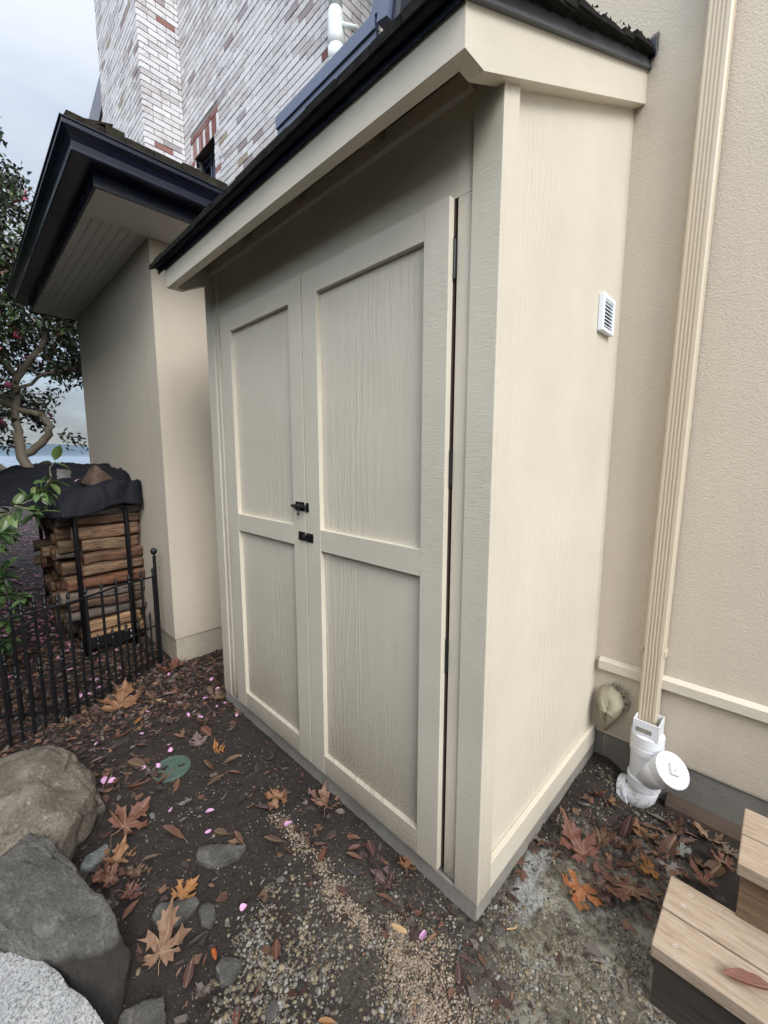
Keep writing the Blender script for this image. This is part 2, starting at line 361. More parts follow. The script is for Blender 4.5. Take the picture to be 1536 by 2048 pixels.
def leafmat(name, maple):
    m, t, b = new_mat(name, .55, spec=.4); oi = N(t, 'ShaderNodeObjectInfo'); uv = N(t, 'ShaderNodeUVMap'); s = N(t, 'ShaderNodeSeparateXYZ'); L(t, uv.outputs[0], s.inputs[0])
    co = objco(t); n = noise_(t, co, 30, 5, .7); base = mixc(t, math_(t, 'MULTIPLY', n, .8), oi.outputs['Color'], (.05, .025, .015))
    au = math_(t, 'ABSOLUTE', s.outputs[0]); vmask = None
    if maple:
        for ang in (0, 42, 88):
            a = radians(ang); d = math_(t, 'ABSOLUTE', math_(t, 'SUBTRACT', math_(t, 'MULTIPLY', au, cos(a)), math_(t, 'MULTIPLY', s.outputs[1], sin(a))))
            k = math_(t, 'SUBTRACT', 1.0, math_(t, 'MULTIPLY', d, 55.0), clamp=True)
            vmask = k if vmask is None else math_(t, 'MAXIMUM', vmask, k)
    else: vmask = math_(t, 'SUBTRACT', 1.0, math_(t, 'MULTIPLY', au, 30.0), clamp=True)
    lt = mixc(t, .55, base, (.5, .36, .22)); base = mixc(t, math_(t, 'MULTIPLY', vmask, .6), base, lt); L(t, base, b.inputs['Base Color'])
    nr = bump(t, b, vmask, .5, .002); bump(t, b, n, .4, .003, nr); return m
M['maple'] = leafmat('dead maple leaf', True); M['oval'] = leafmat('dead broad leaf', False)
M['petal'], _t, _b = new_mat('pink camellia petal', .6, (.62, .33, .52))
_b.inputs['Subsurface Weight'].default_value = .0
def plainmat(name, base, rough=.6, var=.3, sc_=20, b2=None, bs=.3):
    m, t, b = new_mat(name, rough); co = objco(t); L(t, mixc(t, math_(t, 'MULTIPLY', noise_(t, co, sc_, 4, .6), var), base, b2 or tuple(x*.4 for x in base)), b.inputs['Base Color'])
    bump(t, b, noise_(t, co, sc_*3, 4, .6), bs, .003); return m
M['tarp'] = plainmat('black ground cloth', (.004, .0045, .008), .7, .5, 9, (.009, .0095, .014), .6)
M['tarp'].node_tree.nodes['Principled BSDF'].inputs['Specular IOR Level'].default_value = .22
M['lid'] = plainmat('green irrigation lid', (.040, .105, .082), .7, 1.0, 40, (.085, .095, .075))
M['bag'] = plainmat('khaki faucet cover cloth', (.33, .30, .21), .8, .4, 25)
M['bark'] = plainmat('smooth grey camellia bark', (.24, .20, .145), .75, .7, 22, (.10, .085, .06))
M['chip'] = plainmat('pale wood chip', (.5, .33, .18), .8)
M['soffit'] = plainmat('painted soffit boards', (.70, .68, .66), .7, .1, 3)
M['ceil'] = plainmat('porch underside paint', (.30, .25, .18), .8, .2, 6)
def logmat():
    m, t, b = new_mat('split firewood', .85, spec=.2); oi = N(t, 'ShaderNodeObjectInfo'); co = objco(t, (1, .10, 1)); g = noise_(t, co, 70, 6, .7, 1.2)
    c = mixc(t, ramp(t, g, [(.35, .9), (.62, 0.0)]), oi.outputs['Color'], (.03, .018, .012))
    c = mixc(t, ramp(t, noise_(t, objco(t, (1, .4, 1)), 9, 4, .6), [(.5, 0.0), (.8, .5)]), c, (.28, .19, .12)); L(t, c, b.inputs['Base Color'])
    bump(t, b, g, .9, .006); return m
M['log'] = logmat()
M['mountain'] = plainmat('distant forested hills', (.05, .085, .11), 1.0, .3, .002)
M['water'], _, _ = new_mat('sound water', .25, (.05, .08, .10))
# ---- measured positions (metres)
MAPLES=[
 (-2.076,-0.455,0.252,20,(0.29, 0.135, 0.065),0.5,'broad orange brown leaf with ragged lobes lying just in front of the fence corner'),
 (-2.231,-0.376,0.165,80,(0.12, 0.065, 0.04),0.9,'curled dull brown leaf beside the bottom rail of the fence'),
 (-2.359,-0.074,0.193,10,(0.17, 0.07, 0.045),0.6,"reddish maple leaf at the foot of the wing's corner"),
 (-1.740,-0.029,0.152,140,(0.12, 0.065, 0.04),0.8,'brown crumpled maple leaf close to the left end of the doors'),
 (-1.583,-0.192,0.121,200,(0.12, 0.065, 0.04),0.8,"small brown maple leaf half rolled near the shed's left corner"),
 (-1.285,-0.232,0.091,60,(0.42, 0.15, 0.04),1.0,'curled bright orange leaf between the green lid and the shed doors'),
 (-1.409,-0.280,0.121,30,(0.2, 0.15, 0.125),0.5,'pale grey tan lobed leaf just behind the green lid'),
 (-1.136,-0.666,0.184,-20,(0.17, 0.07, 0.045),0.4,'rusty red maple leaf beside the tan boulder'),
 (-1.007,-0.728,0.114,10,(0.29, 0.135, 0.065),0.9,'orange maple leaf heaped on others against the dark grey boulder'),
 (-0.949,-0.750,0.102,120,(0.17, 0.07, 0.045),0.9,'shredded red brown leaf under the orange one by the dark grey boulder'),
 (-0.916,-0.686,0.103,200,(0.12, 0.065, 0.04),0.9,'curled olive brown leaf at the right of the heap by the dark boulder'),
 (-0.855,-0.732,0.094,260,(0.17, 0.07, 0.045),0.8,'dark red leaf at the front of the heap by the dark boulder'),
 (-0.721,-0.609,0.105,-30,(0.45, 0.2, 0.06),0.4,'golden orange maple leaf lying over a flat grey stone'),
 (-0.593,-0.702,0.173,5,(0.27, 0.168, 0.105),0.35,'largest pointed tan maple leaf right of the dark grey boulder'),
 (-0.426,-0.651,0.090,190,(0.2, 0.15, 0.125),0.9,'wilted grey brown leaf drooping near the front pebbles'),
 (-0.845,-0.171,0.131,170,(0.29, 0.135, 0.065),0.6,'orange brown maple leaf with spread points in front of the doors'),
 (-0.670,-0.072,0.159,10,(0.27, 0.168, 0.105),0.7,'folded tan and grey maple leaf close under the right door'),
 (-0.268,-0.106,0.100,60,(0.09, 0.045, 0.045),0.7,'purple brown maple leaf beside the concrete base'),
 (-0.261,-0.028,0.096,-10,(0.29, 0.135, 0.065),0.6,'orange maple leaf leaning on the concrete base below the right door'),
 (0.158,0.451,0.183,15,(0.17, 0.07, 0.045),0.45,'broad rust coloured maple leaf on the mossy paving'),
 (0.188,0.327,0.140,150,(0.42, 0.15, 0.04),0.6,'glossy orange maple leaf overlapping the broad rust coloured one'),
 (0.229,0.383,0.105,200,(0.09, 0.045, 0.045),0.7,'dark purple leaf between two maple leaves on the mossy paving'),
 (0.315,0.435,0.176,120,(0.17, 0.07, 0.045),0.4,'tan red maple leaf left of the lower wooden step'),
 (0.343,0.556,0.100,100,(0.42, 0.15, 0.04),0.6,"small orange leaf touching the wooden step's back corner"),
 (0.280,0.744,0.126,-15,(0.29, 0.135, 0.065),0.5,'orange star shaped maple leaf in the litter below the white pipe'),
 (0.331,0.754,0.115,40,(0.12, 0.065, 0.04),0.7,'dull brown leaf right of the star shaped orange leaf'),
 (0.145,0.821,0.118,70,(0.29, 0.135, 0.065),0.6,'orange maple leaf against the left side of the white pipe elbow'),
 (0.101,0.796,0.105,160,(0.17, 0.07, 0.045),0.7,"dark red leaf behind the orange one at the pipe's left"),
 (0.178,0.558,0.104,250,(0.17, 0.07, 0.045),0.8,'deep red crumpled leaf between pipe and shed'),
 (0.462,0.934,0.161,-10,(0.27, 0.168, 0.105),0.5,'light orange maple leaf by the concrete footing near the steps'),
 (0.513,0.925,0.098,200,(0.2, 0.15, 0.125),0.5,'grey leaf partly under the light orange maple leaf by the steps'),
 (0.401,0.784,0.109,20,(0.33, 0.31, 0.3),0.4,'pale whitish grey leaf in the middle of the litter heap'),
 (0.379,0.633,0.098,160,(0.33, 0.31, 0.3),0.5,'pale grey leaf lying in front of the whitish one'),
 (0.459,0.776,0.114,100,(0.12, 0.065, 0.04),0.6,'grey brown leaf under the edge of the upper step'),
 (0.527,0.849,0.098,60,(0.17, 0.07, 0.045),0.7,"rusty leaf beside the upper step's riser"),
 (0.480,0.645,0.113,10,(0.17, 0.07, 0.045),0.5,"smooth red brown leaf behind the lower step's back board"),
 (0.439,0.629,0.069,80,(0.29, 0.135, 0.065),0.8,'narrow reddish leaf poking up behind the lower step'),
 (0.360,0.885,0.112,300,(0.12, 0.065, 0.04),0.8,'brown leaf midway along the concrete footing'),
 (0.249,0.574,0.093,220,(0.12, 0.065, 0.04),0.8,'brown leaf left of the litter heap'),
 (0.268,0.344,0.082,80,(0.09, 0.045, 0.045),1.0,'curled purple stem and leaf scrap on the paving'),
]
OVALS=[
 (-2.066,-0.656,0.095,1.68,(0.29, 0.135, 0.065),'oval orange brown leaf by the fence foot'),
 (-1.842,-0.427,0.074,2.36,(0.29, 0.135, 0.065),'small orange leaf lying alone on bare soil'),
 (-2.016,-0.213,0.071,1.07,(0.2, 0.15, 0.125),'flat grey oval leaf next to a pale twig'),
 (-1.481,-0.208,0.100,0.10,(0.17, 0.07, 0.045),"reddish curled leaf left of the doors' bottom corner"),
 (-1.534,-0.320,0.068,0.56,(0.27, 0.168, 0.105),'tan rolled leaf behind the green lid'),
 (-1.908,-0.708,0.049,1.11,(0.29, 0.135, 0.065),'small orange leaf behind the tan boulder'),
 (-1.638,-0.650,0.073,1.85,(0.2, 0.15, 0.125),'grey oval leaf beside the tan boulder'),
 (-1.596,-0.478,0.069,0.76,(0.12, 0.065, 0.04),'brown oval leaf left of the green lid'),
 (-1.471,-0.530,0.107,0.57,(0.12, 0.065, 0.04),"large dull brown leaf touching the green lid's left side"),
 (-1.218,-0.303,0.089,0.11,(0.17, 0.07, 0.045),'glossy red brown leaf right of the green lid'),
 (-1.126,-0.314,0.083,1.74,(0.12, 0.065, 0.04),'long grey brown leaf in front of the green lid'),
 (-1.189,-0.203,0.086,1.34,(0.12, 0.065, 0.04),'wide brown leaf under the left door'),
 (-1.105,-0.239,0.061,0.67,(0.17, 0.07, 0.045),'reddish leaf under the left door'),
 (-1.747,-0.521,0.097,1.82,(0.17, 0.07, 0.045),'long red strip of bark left of the pink petals'),
 (-1.281,-0.477,0.106,2.02,(0.17, 0.07, 0.045),'red brown bark strip crossing the green lid'),
 (-1.222,-0.443,0.073,2.63,(0.17, 0.07, 0.045),"short red leaf at the green lid's front edge"),
 (-1.324,-0.563,0.105,1.42,(0.17, 0.07, 0.045),'long bark strip between boulder and green lid'),
 (-0.967,-0.547,0.118,0.38,(0.17, 0.07, 0.045),'folded brown leaf on open soil before the slab stone'),
 (-0.857,-0.413,0.063,0.53,(0.12, 0.065, 0.04),'small brown leaf beside the coral petal'),
 (-0.833,-0.697,0.053,1.80,(0.06, 0.065, 0.075),'slate coloured leaf in the heap by the dark boulder'),
 (-0.793,-0.731,0.061,2.05,(0.17, 0.07, 0.045),"wine red leaf at the bottom of the boulder's leaf heap"),
 (-0.493,-0.598,0.045,2.96,(0.62, 0.16, 0.02),'vivid orange oval leaf among the front pebbles'),
 (-0.494,-0.623,0.031,2.36,(0.17, 0.07, 0.045),'rusty leaf left of the vivid orange one'),
 (-0.441,-0.588,0.048,3.06,(0.17, 0.07, 0.045),'curled brown leaf resting on a grey stone'),
 (-0.557,-0.621,0.058,1.61,(0.06, 0.065, 0.075),'dark wet leaf below the grey round stone'),
 (-0.496,-0.666,0.066,2.49,(0.09, 0.045, 0.045),'long purple brown leaf right of the largest maple leaf'),
 (-0.517,-0.685,0.023,2.11,(0.27, 0.168, 0.105),'small tan scrap right of the largest maple leaf'),
 (-0.934,-0.633,0.058,1.22,(0.12, 0.065, 0.04),'grey brown narrow leaf right of the leaf heap'),
 (-0.653,-0.711,0.040,0.93,(0.12, 0.065, 0.04),'brown leaf above the largest maple leaf'),
 (-0.827,-0.243,0.085,0.75,(0.09, 0.045, 0.045),'dark purple oval leaf left of the chip trail'),
 (-0.726,-0.223,0.063,1.70,(0.12, 0.065, 0.04),'round brown leaf at the top of the chip trail'),
 (-0.786,-0.378,0.070,0.03,(0.17, 0.07, 0.045),'red brown leaf behind the slab stone'),
 (-0.680,-0.291,0.081,0.52,(0.12, 0.065, 0.04),"dark oval leaf above the slab stone's right end"),
 (-0.511,-0.194,0.064,2.25,(0.17, 0.07, 0.045),'dark red oval leaf in the chip trail'),
 (-0.543,-0.185,0.058,0.98,(0.12, 0.065, 0.04),'dull brown leaf just above the chip trail'),
 (-0.482,-0.076,0.051,0.67,(0.17, 0.07, 0.045),'rusty leaf below the middle of the right door'),
 (-0.448,-0.097,0.055,1.07,(0.17, 0.07, 0.045),'curled rusty leaf second below the right door'),
 (-0.420,-0.128,0.068,0.49,(0.17, 0.07, 0.045),'brown leaf with pale rib third below the right door'),
 (-0.402,-0.062,0.069,-0.45,(0.09, 0.045, 0.045),'narrow dark leaf by the concrete base'),
 (-0.372,-0.162,0.062,0.36,(0.06, 0.065, 0.075),'shiny dark leaf with an orange tip'),
 (-0.362,-0.230,0.053,0.23,(0.09, 0.045, 0.045),'purple oval leaf on the tan chips'),
 (-0.245,-0.150,0.058,0.28,(0.17, 0.07, 0.045),'long brown leaf in front of the purple maple leaf'),
 (-0.575,-0.398,0.030,2.06,(0.33, 0.31, 0.3),'beige oval leaf alone on the soil'),
 (-0.372,-0.470,0.060,2.54,(0.17, 0.07, 0.045),'upright red brown oval leaf with a pale rib on the gravel'),
 (-0.322,-0.556,0.040,2.15,(0.17, 0.07, 0.045),'rust oval leaf left of the grey pebble'),
 (-0.322,-0.613,0.052,2.57,(0.17, 0.07, 0.045),"long rust leaf at the photo's bottom edge"),
 (-0.145,-0.462,0.045,0.79,(0.45, 0.2, 0.06),'yellow orange leaf at the bottom edge in the gravel'),
 (0.040,-0.106,0.056,0.29,(0.09, 0.045, 0.045),'purple leaf with pale rib, upper one of a crossed pair'),
 (0.038,-0.147,0.058,2.28,(0.09, 0.045, 0.045),'purple leaf with pale rib, lower one of a crossed pair'),
 (0.051,0.141,0.040,0.00,(0.09, 0.045, 0.045),'small purple leaf beside the white cement streak'),
 (0.065,-0.075,0.038,-0.32,(0.12, 0.065, 0.04),'thin brown leaf right of the crossed purple pair'),
 (0.302,0.913,0.076,0.08,(0.2, 0.15, 0.125),'big grey leaf leaning beside the pipe elbow'),
 (0.405,0.854,0.100,1.07,(0.12, 0.065, 0.04),'brown oval leaf in the litter by the footing'),
 (0.283,0.841,0.060,0.45,(0.12, 0.065, 0.04),'flat brown leaf just in front of the pipe elbow'),
 (0.227,0.699,0.162,1.62,(0.09, 0.045, 0.045),'dark purple leaf below the pipe elbow'),
 (0.244,0.502,0.054,0.04,(0.12, 0.065, 0.04),'brown oval leaf right of the broad rust maple leaf'),
 (0.358,0.750,0.152,1.41,(0.12, 0.065, 0.04),'brown leaf above the whitish leaf'),
 (0.412,0.915,0.054,0.26,(0.12, 0.065, 0.04),'dark brown leaf touching the wet footing'),
 (0.495,0.793,0.121,1.23,(0.12, 0.065, 0.04),"dark leaf under the upper step's front edge"),
 (0.287,0.518,0.069,0.95,(0.17, 0.07, 0.045),'reddish oval leaf among the litter left of the steps'),
 (-0.176,-0.148,0.059,0.17,(0.12, 0.065, 0.04),"brown needle like leaf by the shed's front corner"),
]
PETALS=[(-1.895,-0.363),(-1.697,-0.450),(-1.507,-0.376),(-1.468,-0.387),(-1.712,-0.617),(-1.806,-0.616),(-1.780,-0.628),(-1.430,-0.516),(-1.398,-0.463),(-1.661,-0.076),(-1.657,-0.031),(-1.497,-0.034),(-1.624,-0.183),(-1.696,-0.220),(-1.518,-0.134),(-1.794,-0.083),(-2.009,0.043),(-1.850,0.013),(-2.212,-0.329),(-1.443,-0.637),(-1.468,-0.658),(-2.361,-0.550),(-2.474,-0.336),(-2.547,-0.479),(-2.481,-0.251),(-1.098,-0.510),(-0.979,-0.403),(-0.891,-0.446),(-0.548,-0.480),(-0.089,-0.145),(-0.703,-0.213),(-2.567,-0.374),(-2.634,-0.403),(-2.163,-0.380),(-2.487,-0.181),(-2.364,-0.597),(-2.430,-0.483),(-2.321,-0.116),(-2.370,-0.389)]
CHIPS=[(-0.771,-0.222),(-0.662,-0.224),(-0.556,-0.220),(-0.472,-0.228),(-0.376,-0.239),(-0.301,-0.251),(-0.222,-0.270)]
CHIPS2=[(-0.125,-0.211),(-0.063,-0.217),(-0.015,-0.232),(0.036,-0.254),(0.076,-0.267)]
GRAVEL=[(-0.566,-0.532),(-0.378,-0.347),(-0.186,-0.253),(-0.044,-0.077),(0.124,0.034),(0.228,0.173),(0.404,0.195),(0.421,0.072),(-0.339,-0.675),(-0.439,-0.619)]
GRAV2=[(-0.585,-0.326),(-0.372,-0.189),(-0.204,-0.215),(-0.377,-0.385),(-0.517,-0.523)]
CEMENT=[(0.041,0.395),(0.044,0.267),(0.058,0.165),(0.115,0.118)]
MOSS=[(0.111,0.196),(0.161,0.358),(0.327,0.307),(0.294,0.102),(0.138,-0.052)]
LIDc=[(-1.332,-0.424)]
misc=[(-0.549,-0.043),(-0.161,-0.178),(0.078,0.052),(-2.100,-0.272),(0.001,-0.092),(0.143,0.662),(-0.264,-0.547),(-0.259,-0.463)]
BOULDER1=[(-1.540,-1.060,0.150),(-1.569,-0.974,0.170),(-1.577,-0.905,0.170),(-1.589,-0.825,0.150),(-1.561,-0.772,0.120),(-1.419,-0.745,0.100),(-1.362,-0.687,0.020),(-1.284,-0.674,-0.020),(-1.262,-0.682,-0.090),(-1.158,-0.797,-0.100),(-1.096,-0.820,0.020),(-1.112,-0.811,0.100),(-1.226,-0.755,0.090),(-1.083,-0.887,0.060),(-1.187,-1.069,0.120),(-1.229,-0.915,0.170),(-1.378,-1.061,0.170),(-1.750,-0.800,-0.100),(-1.350,-0.680,-0.120),(-1.750,-1.100,-0.100),(-1.750,-1.200,0.100),(-1.200,-1.200,0.050),(-1.000,-0.980,-0.100),(-1.200,-1.200,-0.100)]
BOULDER2=[(-1.073,-0.927,0.170),(-1.031,-0.967,0.185),(-0.934,-1.067,0.190),(-1.042,-0.885,0.140),(-0.920,-0.859,0.125),(-0.833,-0.831,0.110),(-0.728,-0.809,0.095),(-0.636,-0.790,0.070),(-0.608,-0.774,0.010),(-0.640,-0.774,-0.070),(-0.666,-0.824,-0.090),(-0.679,-0.879,-0.090),(-0.627,-0.832,0.075),(-0.704,-0.907,0.125),(-0.749,-0.962,0.145),(-0.834,-1.014,0.160),(-0.896,-1.069,0.170),(-0.630,-0.800,0.070),(-1.050,-0.980,-0.100),(-1.000,-1.150,0.100),(-0.620,-0.930,-0.100),(-0.500,-0.840,-0.100),(-0.900,-1.150,-0.100)]
GRANITE=[(-0.946,-1.077,0.070),(-0.849,-1.021,0.070),(-0.804,-0.989,0.065),(-0.725,-0.951,0.060),(-0.630,-0.918,0.060),(-0.554,-0.890,0.055),(-0.503,-0.874,0.050),(-0.452,-0.863,0.045),(-0.379,-0.853,0.030),(-0.820,-1.030,-0.100),(-0.700,-0.975,-0.120),(-0.550,-0.910,-0.120),(-0.450,-0.900,-0.120),(-0.360,-1.000,-0.120),(-0.200,-1.300,0.000),(-0.200,-1.300,-0.120),(-1.000,-1.400,0.050),(-1.000,-1.400,-0.120),(-1.000,-1.050,0.060)]
STONES=[
 ([(-0.828,-0.517),(-0.845,-0.496),(-0.801,-0.442),(-0.730,-0.377),(-0.711,-0.413),(-0.719,-0.452),(-0.758,-0.475),(-0.758,-0.505),(-0.797,-0.524)],0.022,'rock_flat','flat grey slab stone lying alone in the middle of the bare soil'),
 ([(-0.719,-0.694),(-0.734,-0.668),(-0.691,-0.642),(-0.685,-0.607),(-0.672,-0.578),(-0.651,-0.574),(-0.638,-0.602),(-0.638,-0.639),(-0.646,-0.672),(-0.682,-0.692)],0.028,'rock_flat','flat grey stone under the golden maple leaf'),
 ([(-0.642,-0.577),(-0.634,-0.557),(-0.605,-0.546),(-0.577,-0.555),(-0.566,-0.578),(-0.590,-0.592),(-0.622,-0.590)],0.026,'rock_flat','small round mottled stone right of the golden maple leaf'),
 ([(-1.058,-0.820),(-1.091,-0.794),(-1.096,-0.759),(-1.093,-0.729),(-1.061,-0.725),(-1.034,-0.756),(-1.025,-0.787),(-1.037,-0.809)],0.03,'rock_pale','pale whitish stone between the two boulders and the leaf heap'),
 ([(-0.503,-0.842),(-0.522,-0.819),(-0.499,-0.774),(-0.475,-0.740),(-0.441,-0.743),(-0.404,-0.757)],0.03,'rock_flat','angular grey stone with white lichen at the bottom edge'),
 ([(-0.453,-0.615),(-0.460,-0.595),(-0.445,-0.570),(-0.415,-0.550),(-0.398,-0.569),(-0.392,-0.595),(-0.408,-0.618)],0.02,'rock_flat','small greyish stone under a curled brown leaf'),
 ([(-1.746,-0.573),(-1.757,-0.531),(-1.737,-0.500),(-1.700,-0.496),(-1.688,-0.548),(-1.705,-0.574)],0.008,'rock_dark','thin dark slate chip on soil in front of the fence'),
 ([(-1.140,-0.579),(-1.148,-0.566),(-1.128,-0.557),(-1.108,-0.567),(-1.116,-0.581)],0.01,'rock_pale','tiny pale stone right of the tan boulder'),
 ([(0.044,0.031),(0.050,0.050),(0.068,0.049),(0.073,0.027),(0.062,0.012),(0.045,0.011)],0.012,'rock_flat','brownish flat stone just right of the shed corner'),
]
STEPLEAF=(0.602,0.209,0.40)
# ================================================================== THE SETTING: ground, water, hills
def axis_steps(segs):
    out = [segs[0][0]]
    for a, b, st in segs:
        n = max(1, round((b-a)/st)); out += [a+(b-a)*(i+1)/n for i in range(n)]
    return out
xs = axis_steps([(-9000, -2000, 3500), (-2000, -300, 400), (-300, -40, 65), (-40, -10, 4), (-10, -5, .35), (-5, -2.6, .06), (-2.6, .75, .014), (.75, 2.5, .1), (2.5, 30, 4), (30, 3000, 900)])
ys = axis_steps([(-6000, -500, 1500), (-500, -40, 115), (-40, -6, 3), (-6, -1.4, .25), (-1.4, 1.06, .014), (1.06, 3, .3), (3, 40, 5), (40, 600, 110), (600, 6000, 1500)])
def ground_h(x, y):
    z = gz(x, y)
    if -6 < x < 2 and -2 < y < 1.2:
        p = Vector((x, y, 0))
        k = 1-.75*smooth(-.05, .15, x)*smooth(-.2, .05, y)          # the paving is flatter than the soil
        z += k*(.007*noise.noise(p*7)+.005*noise.noise(p*23)+.0035*noise.noise(p*60))
        z -= .012*smooth(.10, .0, abs(y+.0))*smooth(.1, -.1, x)*smooth(-1.9, -1.6, x)*0
    # beyond the garden the hillside drops to the water
    d = max(0, -x-48); z -= 38*smooth(0, 60, d)+6*smooth(60, 300, d)
    return z
g = MB(); nx, ny = len(xs), len(ys)
g.v = [(x, y, ground_h(x, y)) for y in ys for x in xs]
g.f = [(j*nx+i, j*nx+i+1, (j+1)*nx+i+1, (j+1)*nx+i) for j in range(ny-1) for i in range(nx-1)]; g.c = [None]*len(g.f)
g.build('ground', M['soil'], smooth=True, kind='structure')
w_ = MB(); w_.add([(-9000, -6000, -41), (-100, -6000, -41), (-100, 6000, -41), (-9000, 6000, -41)], [(0, 1, 2, 3)]); w_.build('water', M['water'], kind='structure')
h_ = MB(); nh = 90
for row in range(5):
    for i in range(nh+1):
        a = radians(58+64*i/nh); dd = 5200+row*420
        hgt = (0, .62, 1, .7, 0)[row]*(165+60*noise.noise(Vector((i*.13, row*.3, 2)))+25*noise.noise(Vector((i*.6, row, 5))))
        h_.v.append((-sin(a)*dd+.5, cos(a)*dd, -42+hgt))
for row in range(4):
    for i in range(nh):
        a = row*(nh+1)+i; h_.f.append((a, a+1, a+nh+2, a+nh+1)); h_.c.append(None)
h_.build('hills', M['mountain'], smooth=True, kind='structure')

# ================================================================== THE SHED
SLOPE = .485
def rz(y, z0): return z0+SLOPE*(y+.196)
shed = empty('garden_shed', (-.85, 0, -.06), label='tall cream painted lean-to garden shed with double panelled doors, built against the house wall', cat='shed')
def P(mb, name, mat, par=shed, **k): return mb.build(name, M[mat], par, **k)
WX = -1.714
P(MB().box(-1.708, -.002, .002, 1.04, -.26, -.001), 'concrete_base', 'concrete', bevel=.004)
top = 2.40
P(MB().prism([(0, 0), (.02, 0), (.02, rz(.02, 2.2), ), (0, rz(0, 2.2))], 'x', -.085, 0), 'corner_board', 'board', bevel=.0018)
P(MB().prism([(.0205, 0), (.075, 0), (.075, rz(.075, 2.2)), (.0205, rz(.0205, 2.2))], 'x', -.020, 0), 'corner_board', 'board', bevel=.0018)
P(MB().prism([(0, 0), (.02, 0), (.02, rz(.02, 2.2)), (0, rz(0, 2.2))], 'x', WX, WX+.084), 'corner_board', 'board', bevel=.0018)
P(MB().box(-.1305, -.0855, .006, .03, .012, 2.036), 'door_jamb', 'rail', bevel=.0015)
P(MB().box(WX+.0845, -1.507, .006, .03, .012, 2.036), 'door_jamb', 'rail', bevel=.0015)
P(MB().box(-1.586, -1.572, -.004, .0055, .012, 2.30), 'stop_batten', 'rail', bevel=.0015)
P(MB().box(WX+.0845, -.0855, .006, .03, 2.0365, 2.33), 'header_panel', 'plain')
P(MB().box(WX+.0845, -.0855, -.014, .0055, 2.262, 2.31), 'frieze_board', 'plain', bevel=.0015)
P(MB().box(WX+.0845, -.0865, .055, .065, .01, 2.30), 'backing_wall', 'dark')
sp_ = MB(); sp_.prism([(.021, 0), (1.04, 0), (1.04, rz(1.04, 2.24)), (.021, rz(.021, 2.24))], 'x', -.034, -.019); P(sp_, 'side_wall', 'side')
sp_ = MB(); sp_.prism([(.021, 0), (1.04, 0), (1.04, rz(1.04, 2.24)), (.021, rz(.021, 2.24))], 'x', WX, WX+.014); P(sp_, 'side_wall', 'side')
P(MB().box(-.0185, 0, .0755, 1.039, 0, .089), 'base_trim', 'side_trim', bevel=.002)
# doors
def door(x0, x1, hinge_right):
    fy = -.022
    d = MB(); d.box(x0+.006, x1-.001 if hinge_right else x1-.006, 0.0, .016, .034, 2.032)
    dr = P(d, 'door', 'redwood', label=None)
    PX0, PX1 = x0+.094, x1-.086
    if hinge_right: PX0, PX1 = -.7239, -.223
    else: PX0, PX1 = -1.4013, -.907
    for a, b in ((x0, PX0), (PX1, x1)):
        P(MB().box(a, b, fy, -.0005, .033, 2.033), 'stile', 'board', dr, bevel=.0012)
    for za, zb in ((.033, .119), (.992, 1.076), (1.950, 2.033)):
        P(MB().box(PX0+.0004, PX1-.0004, fy+.0006, -.0005, za, zb), 'rail', 'rail', dr, bevel=.0012)
    for za, zb in ((.119, .992), (1.076, 1.950)):
        P(MB().box(PX0+.0004, PX1-.0004, -.003, .0, za, zb), 'panel', 'door_panel', dr)
    return dr
dR = door(-.8140, -.1375, True); dL = door(-1.4967, -.8200, False)
for z in (1.883, 1.322, .757):
    h = MB(); h.tube([(-.134, -.0005, z-.05), (-.134, -.0005, z+.05)], .0038, 10); h.box(-.1368, -.1315, .001, .012, z-.048, z+.048)
    for q in (-.054, .051): h.lathe((-.134, -.0005, z+q), (0, 0, 1), [(.003, 0), (.0045, .002), (.001, .004)], 8)
    P(h, 'hinge', 'black', dR)
for z in (1.883, 1.322, .757):
    h = MB(); h.tube([(-1.502, -.0035, z-.05), (-1.502, -.0035, z+.05)], .0045, 10); P(h, 'hinge', 'black', dL)
# barrel bolt above, cabinet catch below
b = MB(); y = -.0222
b.box(-.885, -.824, y-.0025, y, 1.140, 1.176)
for xx in (-.878, -.858, -.838): b.tube([(xx, y-.001, 1.150), (xx, y-.011, 1.153), (xx, y-.014, 1.158), (xx, y-.011, 1.164), (xx, y-.001, 1.167)], .003, 6)
b.tube([(-.897, y-.007, 1.158), (-.803, y-.007, 1.158)], .0052, 12)
b.lathe((-.903, y-.007, 1.158), (1, 0, 0), [(.003, -.004), (.0075, 0), (.0075, .006), (.0052, .010)], 12)
b.tube([(-.852, y-.010, 1.154), (-.852, y-.013, 1.134), (-.852, y-.013, 1.128)], .0032, 8)
b.lathe((-.852, y-.013, 1.130), (0, 0, -1), [(.002, -.004), (.0058, 0), (.0058, .004), (.002, .008)], 12)
P(b, 'bolt', 'black', dL, bevel=.0004)
b = MB(); b.box(-.813, -.795, y-.0025, y, 1.138, 1.175); b.tube([(-.806, y-.001, 1.149), (-.806, y-.013, 1.152), (-.806, y-.015, 1.158), (-.806, y-.013, 1.164), (-.806, y-.001, 1.167)], .0035, 6); P(b, 'bolt_keeper', 'black', dR, bevel=.0004)
b = MB(); b.box(-.868, -.8215, y-.003, y, 1.019, 1.054); b.lathe((-.824, y-.003, 1.036), (0, -1, 0), [(.013, 0), (.013, .004), (.009, .006), (.009, .011), (.004, .012)], 20)
b.lathe((-.824, y-.010, 1.036), (0, -1, 0), [(.006, .0), (.007, .004), (.002, .006)], 12); P(b, 'catch', 'black', dL, bevel=.0005)
